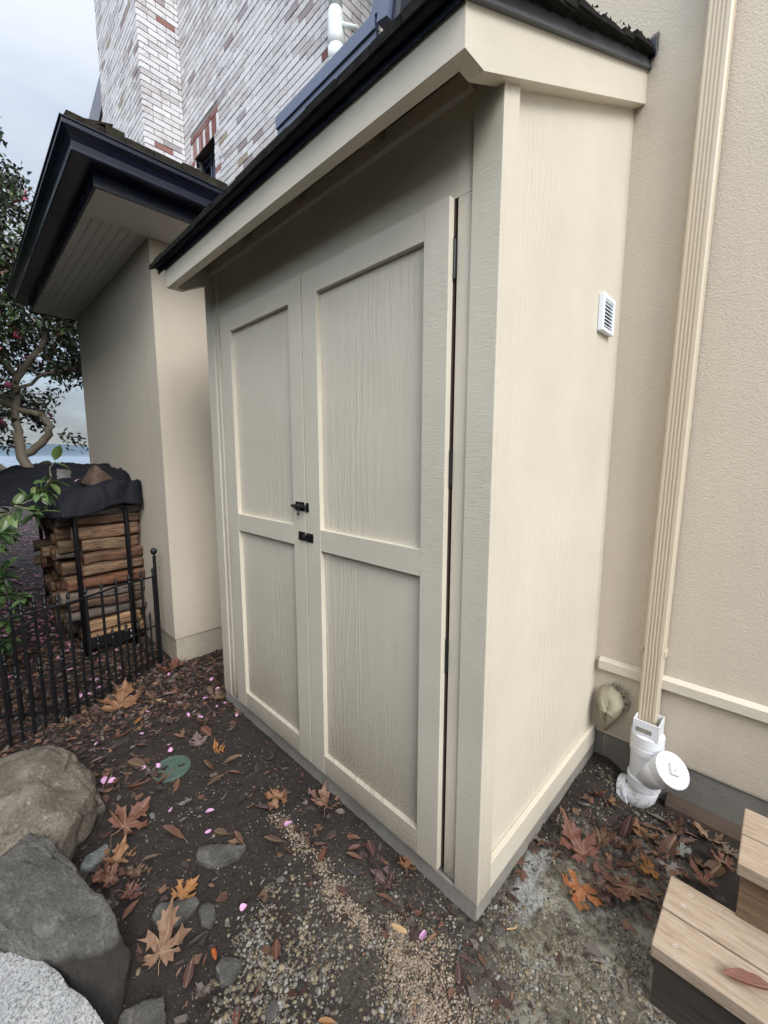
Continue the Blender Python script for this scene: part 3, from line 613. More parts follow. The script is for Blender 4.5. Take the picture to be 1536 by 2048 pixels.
b = MB(); b.box(-.8125, -.769, y-.003, y, 1.018, 1.053); b.box(-.808, -.789, y-.008, y-.0032, 1.024, 1.047); b.box(-.783, -.778, y-.005, y-.0032, 1.034, 1.040); P(b, 'catch', 'black', dR, bevel=.0005)
# eaves
P(MB().box(-1.649, -.0192, -.196, -.160, 2.170, 2.262), 'fascia', 'plain')
rk = [(-.196, 2.170), (-.123, 2.171), (1.04, 2.171+SLOPE*1.163), (1.04, 2.171+SLOPE*1.163+.123), (-.196, 2.262)]
P(MB().prism(rk, 'x', -.019, .020), 'rake_board', 'plain')
P(MB().prism(rk, 'x', -1.689, -1.6495), 'rake_board', 'plain', bevel=.0015)
dk = MB(); dk.prism([(-.194, rz(-.194, 2.262)), (1.04, rz(1.04, 2.262)), (1.04, rz(1.04, 2.281)), (-.194, rz(-.194, 2.281))], 'x', -1.74, .0215); P(dk, 'roof_deck', 'ceil')
for x in (-1.62, -1.22, -.82, -.42):
    r_ = MB(); r_.prism([(-.159, rz(-.159, 2.195)), (.0, rz(0, 2.195)), (.0, rz(0, 2.261)), (-.159, rz(-.159, 2.261))], 'x', x, x+.038); P(r_, 'rafter', 'ceil')
dr_ = MB(); dr_.prism([(-.1965, 2.254), (-.2045, 2.249), (-.2065, 2.272), (-.232, 2.282), (-.232, 2.288), (-.1965, 2.300)], 'x', -1.765, .030); P(dr_, 'drip_edge', 'navy')
dr_ = MB(); dr_.prism([(-.2, 2.255), (1.04, 2.255+SLOPE*1.24), (1.04, 2.296+SLOPE*1.24), (-.2, 2.296)], 'x', .0205, .0285); dr_.prism([(-.2, 2.250), (1.04, 2.250+SLOPE*1.24), (1.04, 2.258+SLOPE*1.24), (-.2, 2.258)], 'x', .0205, .034); P(dr_, 'drip_edge', 'drip')
sk = MB(); row = 0; y0 = -.238
while y0 < 1.02:
    x = -1.80+R.random()*.05
    while x < .05:
        wd_ = min(R.uniform(.07, .15), .052-x+R.uniform(-.012, .006)); wd_ = max(wd_, .02)
        th = R.uniform(.014, .024) if row else R.uniform(.020, .026); yy = y0+R.uniform(-.008, .008)*(1 if row else .3); y1 = min(yy+.20, 1.035); z0_ = rz(yy, 2.289)+.012; z1_ = rz(y1, 2.289)
        if row == 0: z0_ -= .012
        sk.prism([(yy, z0_), (y1, z1_), (y1, z1_+.006), (yy, z0_+th)], 'x', x, x+wd_-.004); x += wd_
    y0 += .098; row += 1
for i in range(420):       # moss tufts along the roof's open end
    yy = R.uniform(-.23, 1.03); xx = R.uniform(.0, .050); r_ = R.uniform(.004, .011); c_ = Vector((xx, yy, rz(yy, 2.312)+R.uniform(-.006, .018)))
    vs_ = [c_+Vector((R.gauss(0, 1), R.gauss(0, 1), R.gauss(0, 1))).normalized()*r_ for _ in range(4)]
    sk.add(vs_, [(0, 1, 2), (0, 2, 3), (0, 3, 1), (1, 3, 2)])
P(sk, 'shakes', 'shake_black')
fl = MB(); fl.prism([(1.005, 2.86), (1.036, 2.90), (1.036, 2.965), (1.03, 2.96), (1.0, 2.925)], 'x', .030, .052); fl.box(-1.8, .048, 1.030, 1.0385, 2.90, 2.955); P(fl, 'wall_flashing', 'navy')
# louvred vent in the side wall
VX = -.0185; y0, y1, z0, z1 = .772, .905, 1.836, 1.972
def vent():
    v = MB(); fx = .0025
    for a in ((.772, .788, z0, z1), (.889, .905, z0, z1), (.788, .889, z1-.020, z1), (.788, .889, z0, z0+.016)): v.box(VX, fx, *a)
    f = v.build('vent_frame', M['vinyl'], vt, bevel=.004, segs=3)
    for i in range(8):
        zz = z0+.022+i*.0128; s = MB(); s.prism([(VX+.005, zz+.009), (VX+.006, zz+.011), (fx-.003, zz+.0035), (fx-.003, zz)], 'y', .7882, .8888); s.build('slat', M['vinyl'], vt)
# (frame and slats are parts of one vent part)
vt = MB().box(VX, VX+.003, .788, .889, z0+.016, z1-.02).build('vent', M['dark'], shed); vent()

# ================================================================== THE HOUSE
house = empty('house', (-1, 2, -.06), label='beige stucco house with a whitewashed brick gable wall, navy gutters and a low stucco wing', cat='house')
def H(mb, name, mat, par=house, **k): return mb.build(name, M[mat], par, **k)
def wallface(mb, pts, th):  # helper alias
    return mb
H(MB().box(-2.449, 7, 1.04, 1.30, .075, 3.40).box(-1.45, 7, 1.04, 1.30, 3.40, 7.5), 'stucco_wall', 'stucco')
H(MB().box(-2.449, 7, 1.052, 1.30, -.5, .0745), 'foundation', 'footing')
H(MB().prism([(1.00, -.5), (1.0515, -.5), (1.0515, -.085), (1.02, -.10), (1.005, -.118)], 'x', .30, 7), 'footing_ledge', 'ledge', bevel=.004)
H(MB().box(.0, 7, 1.044, 1.0525, .066, .0755), 'weep_screed', 'plain')
H(MB().prism([(1.039, .387), (1.012, .387), (1.012, .428), (1.039, .440)], 'x', .001, 7), 'water_table_trim', 'plain', bevel=.0015)
# wing
H(MB().box(-4.66, -2.45, -.018, 1.039, .076, 2.7195).box(-4.66, -2.461, 1.30, 3.5, -.5, 2.72), 'wing_wall', 'stucco_wing')
H(MB().box(-4.65, -2.458, -.010, 1.04, -.6, .0755), 'wing_base', 'wing_base')
for i in range(7):
    y_ = -.358+i*.0486; H(MB().box(-4.71, -2.453, y_, y_+.0460, 2.722, 2.736), 'soffit_board', 'soffit', bevel=.001)
H(MB().box(-2.4495, -2.102, -.358, 1.039, 2.7215, 2.736).box(-4.72, -2.102, -.3595, 1.02, 2.7365, 2.745), 'soffit', 'soffit')
H(MB().box(-4.73, -2.085, -.375, -.3605, 2.714, 2.80).box(-2.0995, -2.085, -.3605, 1.039, 2.714, 2.80).box(-4.73, -4.715, -.36, -.02, 2.714, 2.80), 'eaves_fascia', 'navy', bevel=.001)
prof = [(0, 2.782), (.098, 2.782), (.102, 2.788), (.102, 2.800), (.096, 2.803), (.100, 2.828), (.112, 2.848), (.130, 2.862), (.138, 2.868), (.138, 2.888), (.145, 2.890), (.145, 2.896), (.126, 2.896), (.126, 2.874), (.092, 2.83), (.088, 2.792), (.006, 2.792), (.006, 2.885), (0, 2.885)]
gt = MB(); n = len(prof); vs_ = []
for o, z in prof: vs_.append((-4.76, -.3755-o, z))
for o, z in prof: vs_.append((-2.0845+o, -.3755-o, z))
for o, z in prof: vs_.append((-2.0845+o, 1.038, z))
fs_ = []
for s_ in (0, 1):
    for i in range(n): j = (i+1) % n; fs_.append((s_*n+i, (s_+1)*n+i, (s_+1)*n+j, s_*n+j))
fs_ += [tuple(range(n)), tuple(range(2*n, 3*n))[::-1]]
gt.add(vs_, fs_); H(gt, 'gutter', 'navy', bevel=.0015)
# hipped shake roof over the wing
rf = MB(); 
EZ = 2.905; ex, ey = -1.975, -.485
for i in range(13):
    d0 = i*.115; d1 = d0+.19; za, zb = EZ+.38*d0, EZ+.38*d1
    x = -4.85
    while x < ex-d0-.03:
        w2 = min(R.uniform(.08, .17), ex-d0-x); th = R.uniform(.016, .032); yy = ey+d0+R.uniform(-.014, .014)
        xa, xb = x, x+w2-.005
        rf.add([(xa, yy, za), (xb, yy, za), (xb, ey+d1, zb), (xa, ey+d1, zb), (xa, yy, za+th), (xb, yy, za+th), (xb, ey+d1, zb+.005), (xa, ey+d1, zb+.005)],
               [(0, 3, 2, 1), (4, 5, 6, 7), (0, 1, 5, 4), (1, 2, 6, 5), (2, 3, 7, 6), (3, 0, 4, 7)]); x += w2
    yv = ey+d0
    while yv < 1.0:
        w2 = R.uniform(.08, .17); th = R.uniform(.016, .034)+(R.uniform(.012, .034) if i == 0 else 0); xx = ex-d0+R.uniform(-.014, .014); a_, b_ = yv, min(yv+w2-.005, 1.035)
        rf.add([(xx, a_, za), (xx, b_, za), (ex-d1, b_, zb), (ex-d1, a_, zb), (xx, a_, za+th), (xx, b_, za+th), (ex-d1, b_, zb+.005), (ex-d1, a_, zb+.005)],
               [(0, 1, 2, 3), (7, 6, 5, 4), (4, 5, 1, 0), (5, 6, 2, 1), (6, 7, 3, 2), (7, 4, 0, 3)]); yv += w2
H(rf, 'roof', 'shake')
H(MB().add([(-4.85, ey+.02, EZ-.012), (ex-.02, ey+.02, EZ-.012), (ex-1.5, ey+1.5, EZ+.55), (-4.85, ey+1.5, EZ+.55)], [(0, 1, 2, 3)]).add([(ex-.02, ey+.02, EZ-.012), (ex-.02, 1.03, EZ-.012), (ex-1.5, 1.03, EZ+.55)], [(0, 1, 2)]), 'roof_deck', 'dark')
# brickwork
WHITE = [(.62, .61, .615), (.65, .64, .645), (.58, .57, .58), (.60, .58, .575), (.49, .465, .46)]
ODD = [(.33, .29, .22), (.34, .30, .31), (.40, .36, .35), (.30, .25, .25)]
RED = [(.19, .08, .07), (.25, .125, .11), (.31, .19, .17)]
PITCH_, CRS, JT = .1735, .0556, .0065
def bcol(edge=False):
    r = R.random()
    if edge and r < .055: return R.choice(RED)
    if r < .006: return R.choice(RED)
    if r < .075: return R.choice(ODD)
    c = R.choice(WHITE); k = R.uniform(.94, 1.03); return tuple(x*k for x in c)
def brick_run(mb, fixed, axis, a0, a1, z0, z1, hole=None, out=-1, edge_red=None):
    """a running-bond face: axis 'x' lies at y=fixed facing -y, axis 'y' lies at x=fixed facing +x"""
    k = 0; z = z0
    while z < z1:
        a = a0-(PITCH_/2 if k % 2 else 0)
        while a < a1:
            s0, s1 = max(a, a0)+JT/2*(a > a0), min(a+PITCH_-JT/2, a1); a += PITCH_
            if s1-s0 < .012: continue
            if hole:
                (h0, h1, hz) = hole
                if z < hz:
                    if s0 >= h0 and s1 <= h1: continue
                    if s0 < h0 < s1: s1 = h0
                    elif s0 < h1 < s1: s0 = h1
                elif z < hz+.215 and s1 > h0-.10 and s0 < h1+.10:
                    if s0 >= h0-.10 and s1 <= h1+.10: continue
                    if s0 < h0-.10 < s1: s1 = h0-.105
                    elif s0 < h1+.10 < s1: s0 = h1+.105
                if s1-s0 < .012: continue
            pr_ = R.uniform(0, .0035); e = (s0-a0 < .1) or (a1-s1 < .1); mb.col = bcol(e and edge_red)
            if axis == 'x': mb.box(s0, s1, fixed-.006-pr_, fixed+.03, z+JT/2, z+CRS-JT/2)
            else: mb.box(fixed-.03, fixed+.006+pr_, s0, s1, z+JT/2, z+CRS-JT/2)
        z += CRS; k += 1
bk = MB()
XI, YB, YT, XL = -4.318, 1.0, .612, -5.68
HOLE = (-4.06, -3.625, 4.365)
brick_run(bk, YB, 'x', XI+.007, -1.866, 2.95, 6.7, HOLE, edge_red=True)
brick_run(bk, -1.866, 'y', YB+.0, 1.50, 3.3, 6.7)
brick_run(bk, XI, 'y', YT+.0, YB-.007, 2.95, 7.3, edge_red=True)
brick_run(bk, YT, 'x', XL, XI, 2.95, 7.9)
# window head: brick-on-edge course and a flat cap row, red and white
x = HOLE[0]-.10; i = 0
while x < HOLE[1]+.09:
    bk.col = R.choice(RED) if i % 3 else WHITE[i % 3]
    bk.box(x+.003, x+.047, YB-.010, YB+.03, HOLE[2]+.003, HOLE[2]+.152); x += .0497; i += 1
x = HOLE[0]-.10
while x < HOLE[1]+.06:
    bk.col = R.choice(RED+ODD[:1]); bk.box(x+.003, min(x+.16, HOLE[1]+.10), YB-.010, YB+.03, HOLE[2]+.160, HOLE[2]+.210); x += .1665
for zz in range(9):
    bk.col = R.choice(RED+[WHITE[0]]); bk.box(HOLE[0]-.11, HOLE[0]-.004, YB-.011, YB+.03, 3.86+zz*CRS+.003, 3.86+(zz+1)*CRS-.003)
    bk.col = R.choice(RED+[WHITE[0], ODD[2]]); bk.box(HOLE[1]+.004, HOLE[1]+(.13 if zz % 2 else .08), YB-.011, YB+.03, 3.86+(zz-2)*CRS+.003, 3.86+(zz-1)*CRS-.003)
H(bk, 'brickwork', 'brick', color=True, bevel=.0022, segs=1)
mo = MB(); mo.box(XI-.03, HOLE[0], YB, YB+.12, 2.9, 6.75).box(HOLE[1], -1.8662, YB, YB+.12, 2.9, 6.75).box(HOLE[0], HOLE[1], YB, YB+.12, HOLE[2], 6.75)
mo.box(-2.0, -1.8665, YB+.121, 1.5, 2.9, 6.75).box(XI-.12, XI-.0005, YT+.001, YB-.001, 2.9, 7.35).box(XL, XI-.121, YT, YT+.1, 2.9, 7.95).box(XL, XL+.1, YT+.101, 3.0, 2.9, 7.9).box(-4.4, -1.9, 1.13, 1.16, 3.0, 3.5)
H(mo, 'masonry', 'mortar')
H(MB().box(-1.9, -1.42, 1.5, 1.6, 2.9, 7.0), 'recess_wall', 'stucco')
# window in the brick wall
wn = MB().box(HOLE[0], HOLE[1], YB+.10, YB+.115, 3.4, HOLE[2]).build('window', M['glass'], house)
fr = MB(); fr.box(HOLE[0], HOLE[0]+.035, YB+.055, YB+.0995, 3.4, HOLE[2]-.001).box(HOLE[1]-.035, HOLE[1], YB+.055, YB+.0995, 3.4, HOLE[2]-.001).box(HOLE[0]+.035, HOLE[1]-.035, YB+.055, YB+.0995, HOLE[2]-.045, HOLE[2]-.001)
fr.box(HOLE[0]+.036, HOLE[1]-.036, YB+.075, YB+.0995, HOLE[2]-.085, HOLE[2]-.046); fr.build('window_frame', M['navy'], wn, bevel=.002)
mu = MB(); [mu.box(xx, xx+.014, YB+.085, YB+.0995, 3.4, HOLE[2]-.086) for xx in (-3.92, -3.86, -3.77)]; mu.build('glazing_bar', M['navy_board'], wn)
H(MB().box(HOLE[0]-.01, HOLE[1]+.01, YB-.012, YB+.054, HOLE[2]-.006, HOLE[2]+.002), 'window_lintel', 'redwood')
# low roof edge in front of the brick wall: banded fascia that turns up into a rake
FY = .70
fb = MB(); fb.box(-2.08, -1.145, FY, FY+.02, 3.45, 3.50).box(-2.08, -1.145, FY-.012, FY+.02, 3.5035, 3.575); H(fb, 'roof_fascia', 'navy_board', bevel=.002)
H(MB().box(-2.08, -1.16, FY+.021, .99, 3.46, 3.485), 'soffit', 'soffit')
def slab(a, b, wdt, y0_, y1_, mat, nm):
    d = Vector((b[0]-a[0], 0, b[1]-a[1])); nrm = Vector((d.z, 0, -d.x)).normalized()*wdt
    q = [(a[0], a[1]), (b[0], b[1]), (b[0]+nrm.x, b[1]+nrm.z), (a[0]+nrm.x, a[1]+nrm.z)]
    H(MB().prism(q, 'y', y0_, y1_), nm, mat, bevel=.002)
slab((-1.175, 3.57), (-1.02, 4.30), .055, FY-.010, FY+.03, 'navy_board', 'rake_fascia')
slab((-1.118, 3.50), (-.955, 4.30), .075, FY-.025, FY+.03, 'navy_board', 'rake_fascia')
slab((-1.04, 3.46), (-.87, 4.30), .05, FY+.0, FY+.34, 'navy', 'rake_soffit')
# far gable edge seen left of the brick
H(MB().prism([(-6.70, 6.68), (-7.62, 6.48), (-7.30, 6.28), (-7.12, 6.17), (-6.70, 6.32)], 'y', .9, 3.0), 'roof_edge', 'navy')
H(MB().box(-7.1, -6.5, .93, 3.0, 2.0, 6.5), 'gable_wall', 'stucco')

# ------------------------------------------------ white pipe over the low roof (its own thing)
wp = empty('rainwater_pipe', (-1.8, .9, 3.5), label='old white plastic rain pipe with an offset elbow, running down the whitewashed brick corner', cat='pipe')
def Wp(mb, name, **k): return mb.build(name, M['white_pipe'], wp, **k)
Wp(MB().tube([(-1.745, .93, 6.5), (-1.738, .93, 4.10)], .042, 18), 'pipe_length', smooth=True)
Wp(MB().tube([(-1.738, .93, 4.12), (-1.738, .925, 4.08), (-1.725, .92, 4.02), (-1.712, .91, 3.94), (-1.706, .905, 3.87)], [.044, .050, .053, .052, .051], 22), 'elbow', smooth=True)
Wp(MB().tube([(-1.707, .905, 3.88), (-1.700, .905, 3.78)], .052, 22), 'collar', smooth=True)
Wp(MB().tube([(-1.700, .905, 3.79), (-1.70, .90, 3.72), (-1.71, .89, 3.66), (-1.735, .87, 3.60), (-1.76, .84, 3.55)], [.055, .055, .054, .052, .050], 22), 'outlet_elbow', smooth=True)
Wp(MB().tube([(-1.70, .93, 4.03), (-1.56, .95, 3.93)], .014, 10), 'pipe_branch', smooth=True)

# ------------------------------------------------ downspout by the shed
ds = empty('downspout', (.21, 1.0, .1), label='cream ribbed rectangular downspout running down the stucco wall right of the shed', cat='downspout')
def ds_section(zt, zb, k=1.0):
    """ribbed rectangular tube, slightly leaning"""
    m_ = MB(); ys0, ys1 = .978, 1.030; xw = .074*k
    fr_ = [(0, ys0+.006), (.006, ys0)]
    x = .012
    while x < xw-.016: fr_ += [(x, ys0), (x+.0022, ys0+.0035), (x+.0062, ys0+.0035), (x+.0084, ys0)]; x += .0118
    fr_ += [(xw-.006, ys0), (xw, ys0+.006), (xw, ys1), (0, ys1)]
    vs_ = []
    for z in (zb, zt):
        lean = .0118*(z-.2); vs_ += [(.176+lean+a-(xw-.074)/2, b_-(k-1)*.02, z) for a, b_ in fr_]
    n_ = len(fr_); return m_.add(vs_, [(i, (i+1) % n_, n_+(i+1) % n_, n_+i) for i in range(n_)]+[tuple(range(n_))[::-1], tuple(range(n_, 2*n_))])
ds_section(7.0, .555).build('tube', M['downspout'], ds)
ds_section(.556, .20, .965).build('tube', M['downspout'], ds)
MB().box(.168, .1765, .99, 1.039, .535, .552).build('strap', M['downspout'], ds, bevel=.001); MB().box(.2515, .258, .985, 1.039, .53, .56).build('strap', M['downspout'], ds, bevel=.001)
# ------------------------------------------------ white drain pipe with clean-out
dp = empty('drain_pipe', (.222, .978, -.1), label='white plastic drain pipe with capped clean-out branch, standing at the foot of the cream downspout', cat='pipe')
cx_, cy_ = .224, .976; rP = .0575
def D(mb, nm, mat='pvc_dirty', **k): return mb.build(nm, M[mat], dp, **k)
ad = MB(); 
for a in ((-.0475, -.0425, -.052, .050), (.0425, .0475, -.052, .050), (-.0425, .0425, -.052, -.047), (-.0425, .0425, .045, .050)): ad.box(cx_+a[0], cx_+a[1], cy_+a[2], cy_+a[3], .192, .262)
D(ad, 'square_adapter', bevel=.0015); D(MB().box(cx_-.035, cx_+.022, cy_-.0542, cy_-.0522, .214, .232), 'adapter_label', 'concrete')
D(MB().lathe((cx_, cy_, .197), (0, 0, -1), [(.050, 0), (.0625, .006), (.0625, .052), (.0605, .054), (.0605, .056), (.0625, .058), (.0625, .088), (rP, .090), (rP, .20)], 36), 'pipe_body', smooth=False)
baz, bel, bz0, bL = radians(56), radians(45), -0.01, 0.18; bd = Vector((sin(baz)*cos(bel), -cos(baz)*cos(bel), sin(bel)))
D(MB().tube([Vector((cx_, cy_, bz0)), Vector((cx_, cy_, bz0))+bd*(bL-.01)], .0555, 36), 'branch', smooth=True)
bo = Vector((cx_, cy_, bz0))+bd*(bL-.052)
D(MB().lathe(bo, bd, [(.060, 0), (.0625, .002), (.0625, .040), (.060, .042)], 36), 'branch_hub')
cp = D(MB().lathe(bo+bd*.0425, bd, [(.0665, 0), (.0675, .002), (.0675, .010), (.064, .013), (.062, .0115), (.02, .0115)], 40), 'cap', 'pvc')
a_ = bd.orthogonal().normalized(); a_ = (Vector((1, 0, 0))-bd*bd.x).normalized(); a2 = (a_*cos(.35)+bd.cross(a_)*sin(.35)); b2_ = bd.cross(a2); o_ = bo+bd*.054
kn = MB(); kk = [(-1, -1), (1, -1), (1, 1), (-1, 1)]
kn.add([o_+a2*i*.017+b2_*j*.022 for i, j in kk]+[o_+bd*.016+a2*i*.015+b2_*j*.020 for i, j in kk], [(0, 3, 2, 1), (4, 5, 6, 7), (0, 1, 5, 4), (1, 2, 6, 5), (2, 3, 7, 6), (3, 0, 4, 7)])
kn.build('cap_nut', M['pvc'], cp, bevel=.002)
ms = MB()
for q in (-.010, -.005, 0, .005): ms.add([o_+bd*.0164+a2*(-.008)+b2_*q, o_+bd*.0164+a2*.006+b2_*q, o_+bd*.0164+a2*.006+b2_*(q+.002), o_+bd*.0164+a2*(-.008)+b2_*(q+.002)], [(0, 1, 2, 3)])
ms.build('moulded_mark', M['footing'], cp)
D(MB().lathe((cx_, cy_, -.003), (0, 0, -1), [(.059, 0), (.064, .003), (.064, .046), (.0615, .049)], 36), 'hub')
D(MB().tube([(cx_, cy_, -.045), (cx_, cy_-.001, -.066), (cx_-.004, cy_-.003, -.084), (cx_-.016, cy_-.004, -.100), (cx_-.034, cy_-.004, -.110), (cx_-.060, cy_-.002, -.118)], [.0575, .0575, .058, .058, .0575, .0575], 36), 'elbow', smooth=True)
D(MB().lathe((cx_-.044, cy_-.004, -.112), (-.95, .06, -.28), [(.0575, -.001), (.0635, 0), (.0635, .034), (.058, .035)], 36), 'hub')

# ------------------------------------------------ faucet cover
fc = empty('faucet_cover', (.07, 1.04, .2), label='khaki cloth faucet cover with drawstring, hanging on the wall between shed and downspout', cat='faucet cover')
fm = MB(); nu, nv = 22, 18
outl = [(.018, .300), (.005, .262), (.022, .185), (.045, .085), (.075, .13), (.108, .195), (.122, .255), (.098, .305), (.058, .320)]
def outline(t):
    n_ = len(outl); f_ = t*n_; i = int(f_) % n_; u = f_-int(f_); p0, p1 = outl[i], outl[(i+1) % n_]; return p0[0]*(1-u)+p1[0]*u, p0[1]*(1-u)+p1[1]*u
ccx, ccz = .064, .225
for j in range(nv+1):
    r_ = j/nv
    for i in range(nu*2):
        ox, oz = outline(i/(nu*2)); dx, dz = ox-ccx, oz-ccz
        prf = (1-r_**2.6)**.5; nz = noise.noise(Vector((ox*40, oz*40, r_*3)))*.006+noise.noise(Vector((i*.9, r_*2, 3)))*.004*r_
        yy = 1.036-.085*prf*(1-.35*((oz-.2)/.12)**2*.6)+nz*prf
        fm.v.append((ccx+dx*r_+.01*prf*(ccz-oz), min(yy, 1.039), ccz+dz*r_+nz*.6))
for j in range(nv):
    for i in range(nu*2): i2 = (i+1) % (nu*2); fm.f.append((j*nu*2+i, j*nu*2+i2, (j+1)*nu*2+i2, (j+1)*nu*2+i)); fm.c.append(None)
fm.build('pouch', M['bag'], fc, smooth=True)
rf_ = MB()
for i in range(44):
    t = i/44; a = -1.1+t*3.2; rr = .036+.010*sin(i*1.9)
    rf_.v += [(.082+rr*cos(a), 1.036-.022*abs(sin(i*1.3)), .262+rr*1.25*sin(a)), (.082+(rr+.016)*cos(a), 1.034-.012*(i % 2), .262+(rr+.018)*1.25*sin(a))]
rf_.f = [(2*i, 2*i+2, 2*i+3, 2*i+1) for i in range(43)]; rf_.c = [None]*43
rf_.build('ruffle', M['bag'], fc, smooth=True)
MB().tube([(.058, 1.03-.07, .10), (.052, 1.0, .06), (.048, 1.02, .0), (.046, 1.03, -.02), (.052, 1.04, -.035)], .0016, 6).tube([(.060, 1.03-.05, .10), (.064, 1.01, .05), (.060, 1.03, .03)], .0016, 6).build('drawstring', M['bag'], fc)
MB().box(.055, .095, .99, 1.0395, .20, .28).build('faucet', M['bag'], fc, bevel=.01)

# ------------------------------------------------ wooden steps
ws = empty('wooden_steps', (.9, .3, -.06), label='two weathered wooden steps with dark skirts beside the wall footing', cat='steps')
def tread(x0, y0, y1, z):
    P_ = MB().box(x0, 2.4, y0, y1, z-.036, z).build('tread_board', M['tread'], ws, bevel=.003)
    return P_
Z1, Z2 = .12, .305
tA = tread(.4165, .148, .2690, Z1); tB = tread(.4155, .2755, .396, Z1); tC = tread(.5555, .350, .4670, Z2); tD = tread(.5545, .4730, .590, Z2)
MB().box(.425, 2.39, .156, .176, -.12, Z1-.0365).box(.425, .445, .1765, .384, -.16, Z1-.0365).build('skirt', M['skirt'], ws, bevel=.002)
MB().box(.564, 2.39, .385, .405, Z1-.03, Z2-.0365).build('riser', M['riser'], ws, bevel=.002)
MB().box(.564, .584, .4055, .575, -.20, Z2-.0365).box(.5845, 2.39, .555, .575, -.20, Z2-.0365).build('side_skirt', M['riser'], ws, bevel=.002)
for (x, y, zz, par) in ((.468, .366, Z1, tB), (.458, .315, Z1, tB), (.462, .185, Z1, tA), (.61, .55, Z2, tD)):
    MB().lathe((x, y, zz-.0005), (0, 0, 1), [(.0048, 0), (.0048, .0006), (.0015, .0003)], 12).build('screw', M['screw'], par)
# ================================================================== ROCKS
def hull_rock(name, pts, mat, label, sub=3, amp=.012, fr=6, cat='boulder', seed=0, group=None, cuts=10):
    bm = bmesh.new(); c = Vector((0, 0, 0))
    for p in pts: bm.verts.new(p); c += Vector(p)
    c /= len(pts); bmesh.ops.convex_hull(bm, input=bm.verts)
    bmesh.ops.delete(bm, geom=[v for v in bm.verts if not v.link_faces], context='VERTS')
    bmesh.ops.triangulate(bm, faces=bm.faces)
    for _ in range(sub):
        bmesh.ops.subdivide_edges(bm, edges=[e for e in bm.edges if e.calc_length() > .012], cuts=1, use_grid_fill=True); bmesh.ops.triangulate(bm, faces=bm.faces)
    bmesh.ops.smooth_vert(bm, verts=bm.verts, factor=.04, use_axis_x=True, use_axis_y=True, use_axis_z=True)
    # chisel flat fracture faces
    cr0 = random.Random(seed*11+5); ctr = Vector((0, 0, 0))
    for v in bm.verts: ctr += v.co
    ctr /= len(bm.verts)
    for _k in range(cuts):
        nn = Vector((cr0.gauss(0, 1), cr0.gauss(0, 1), cr0.gauss(0, .8)+.25)).normalized(); sup = max((v.co-ctr).dot(nn) for v in bm.verts); lim = sup*cr0.uniform(.92, .985)
        for v in bm.verts:
            d_ = (v.co-ctr).dot(nn)
            if d_ > lim: v.co -= nn*(d_-lim)*.92
    bm.normal_update(); so = Vector((seed*3.1, seed*1.7, seed))
    for v in bm.verts:
        p = v.co+so; k = noise.noise(p*fr)*amp+noise.noise(p*fr*2.7)*amp*.45+noise.noise(p*fr*8)*amp*.16
        k -= abs(noise.noise(p*fr*.9+Vector((5, 1, 2))))*amp*.5; k -= max(0, .06-abs(noise.noise(p*fr*.5+Vector((9, 4, 2)))))*amp*5
        ds_, ps_ = noise.voronoi(p*fr*.75+Vector((noise.noise(p*9), noise.noise(p*9+so), 0))*.35); cell = ps_[0]; rd_ = noise.noise_vector(cell*7.31)
        k += (p*fr*.75-cell).dot(rd_)*amp*1.5-amp*.5*max(0, .10-(ds_[1]-ds_[0]))*10
        v.co += v.normal*k
    for v in bm.verts: v.co -= c
    me = bpy.data.meshes.new(name); bm.to_mesh(me); bm.free(); me.materials.append(M[mat]); me.polygons.foreach_set('use_smooth', [True]*len(me.polygons))
    o = bpy.data.objects.new(name, me); o.location = c; sc.collection.objects.link(o); return tag(o, label, cat, group)
hull_rock('boulder', BOULDER1, 'rock_tan', 'large tan boulder in front of the iron fence, the rearmost of the big rocks', 4, .019, 7, seed=1, cuts=5)
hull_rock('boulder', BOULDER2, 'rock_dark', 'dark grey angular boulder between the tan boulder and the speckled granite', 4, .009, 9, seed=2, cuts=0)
hull_rock('granite_block', GRANITE, 'granite', 'light speckled granite block at the bottom left corner', 4, .005, 12, cat='stone block', seed=3, cuts=4)
def flat_stone(pts, h, mat, label, seed, group=None, cat='stone'):
    q = []
    for x, y in pts:
        g0 = gz(x, y); q += [(x, y, g0-.02), (x, y, g0+h*R.uniform(.6, 1.0))]
    cx0 = sum(p[0] for p in pts)/len(pts); cy0 = sum(p[1] for p in pts)/len(pts); q.append((cx0, cy0, gz(cx0, cy0)+h*1.15))
    return hull_rock('stone', q, mat, label, 3, .0035, 25, cat=cat, seed=seed, group=group)
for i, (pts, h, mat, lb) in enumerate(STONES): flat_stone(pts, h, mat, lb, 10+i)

# ================================================================== VALVE LID
LX, LY = -1.345, -.425; lz = gz(LX, LY)+.008
lid = empty('irrigation_lid', (LX, LY, lz), label='round green irrigation valve lid half covered by leaves and soil', cat='valve lid')
MB().lathe((LX, LY, lz-.03), (0, 0, 1), [(.082, 0), (.082, .026), (.079, .029), (.072, .029), (.071, .026), (.005, .0265)], 40).build('lid_cover', M['lid'], lid)
MB().lathe((LX+.018, LY+.045, lz-.0045), (0, 0, 1), [(.008, 0), (.008, .0012), (.001, .0012)], 14).build('finger_hole', M['dark'], lid)

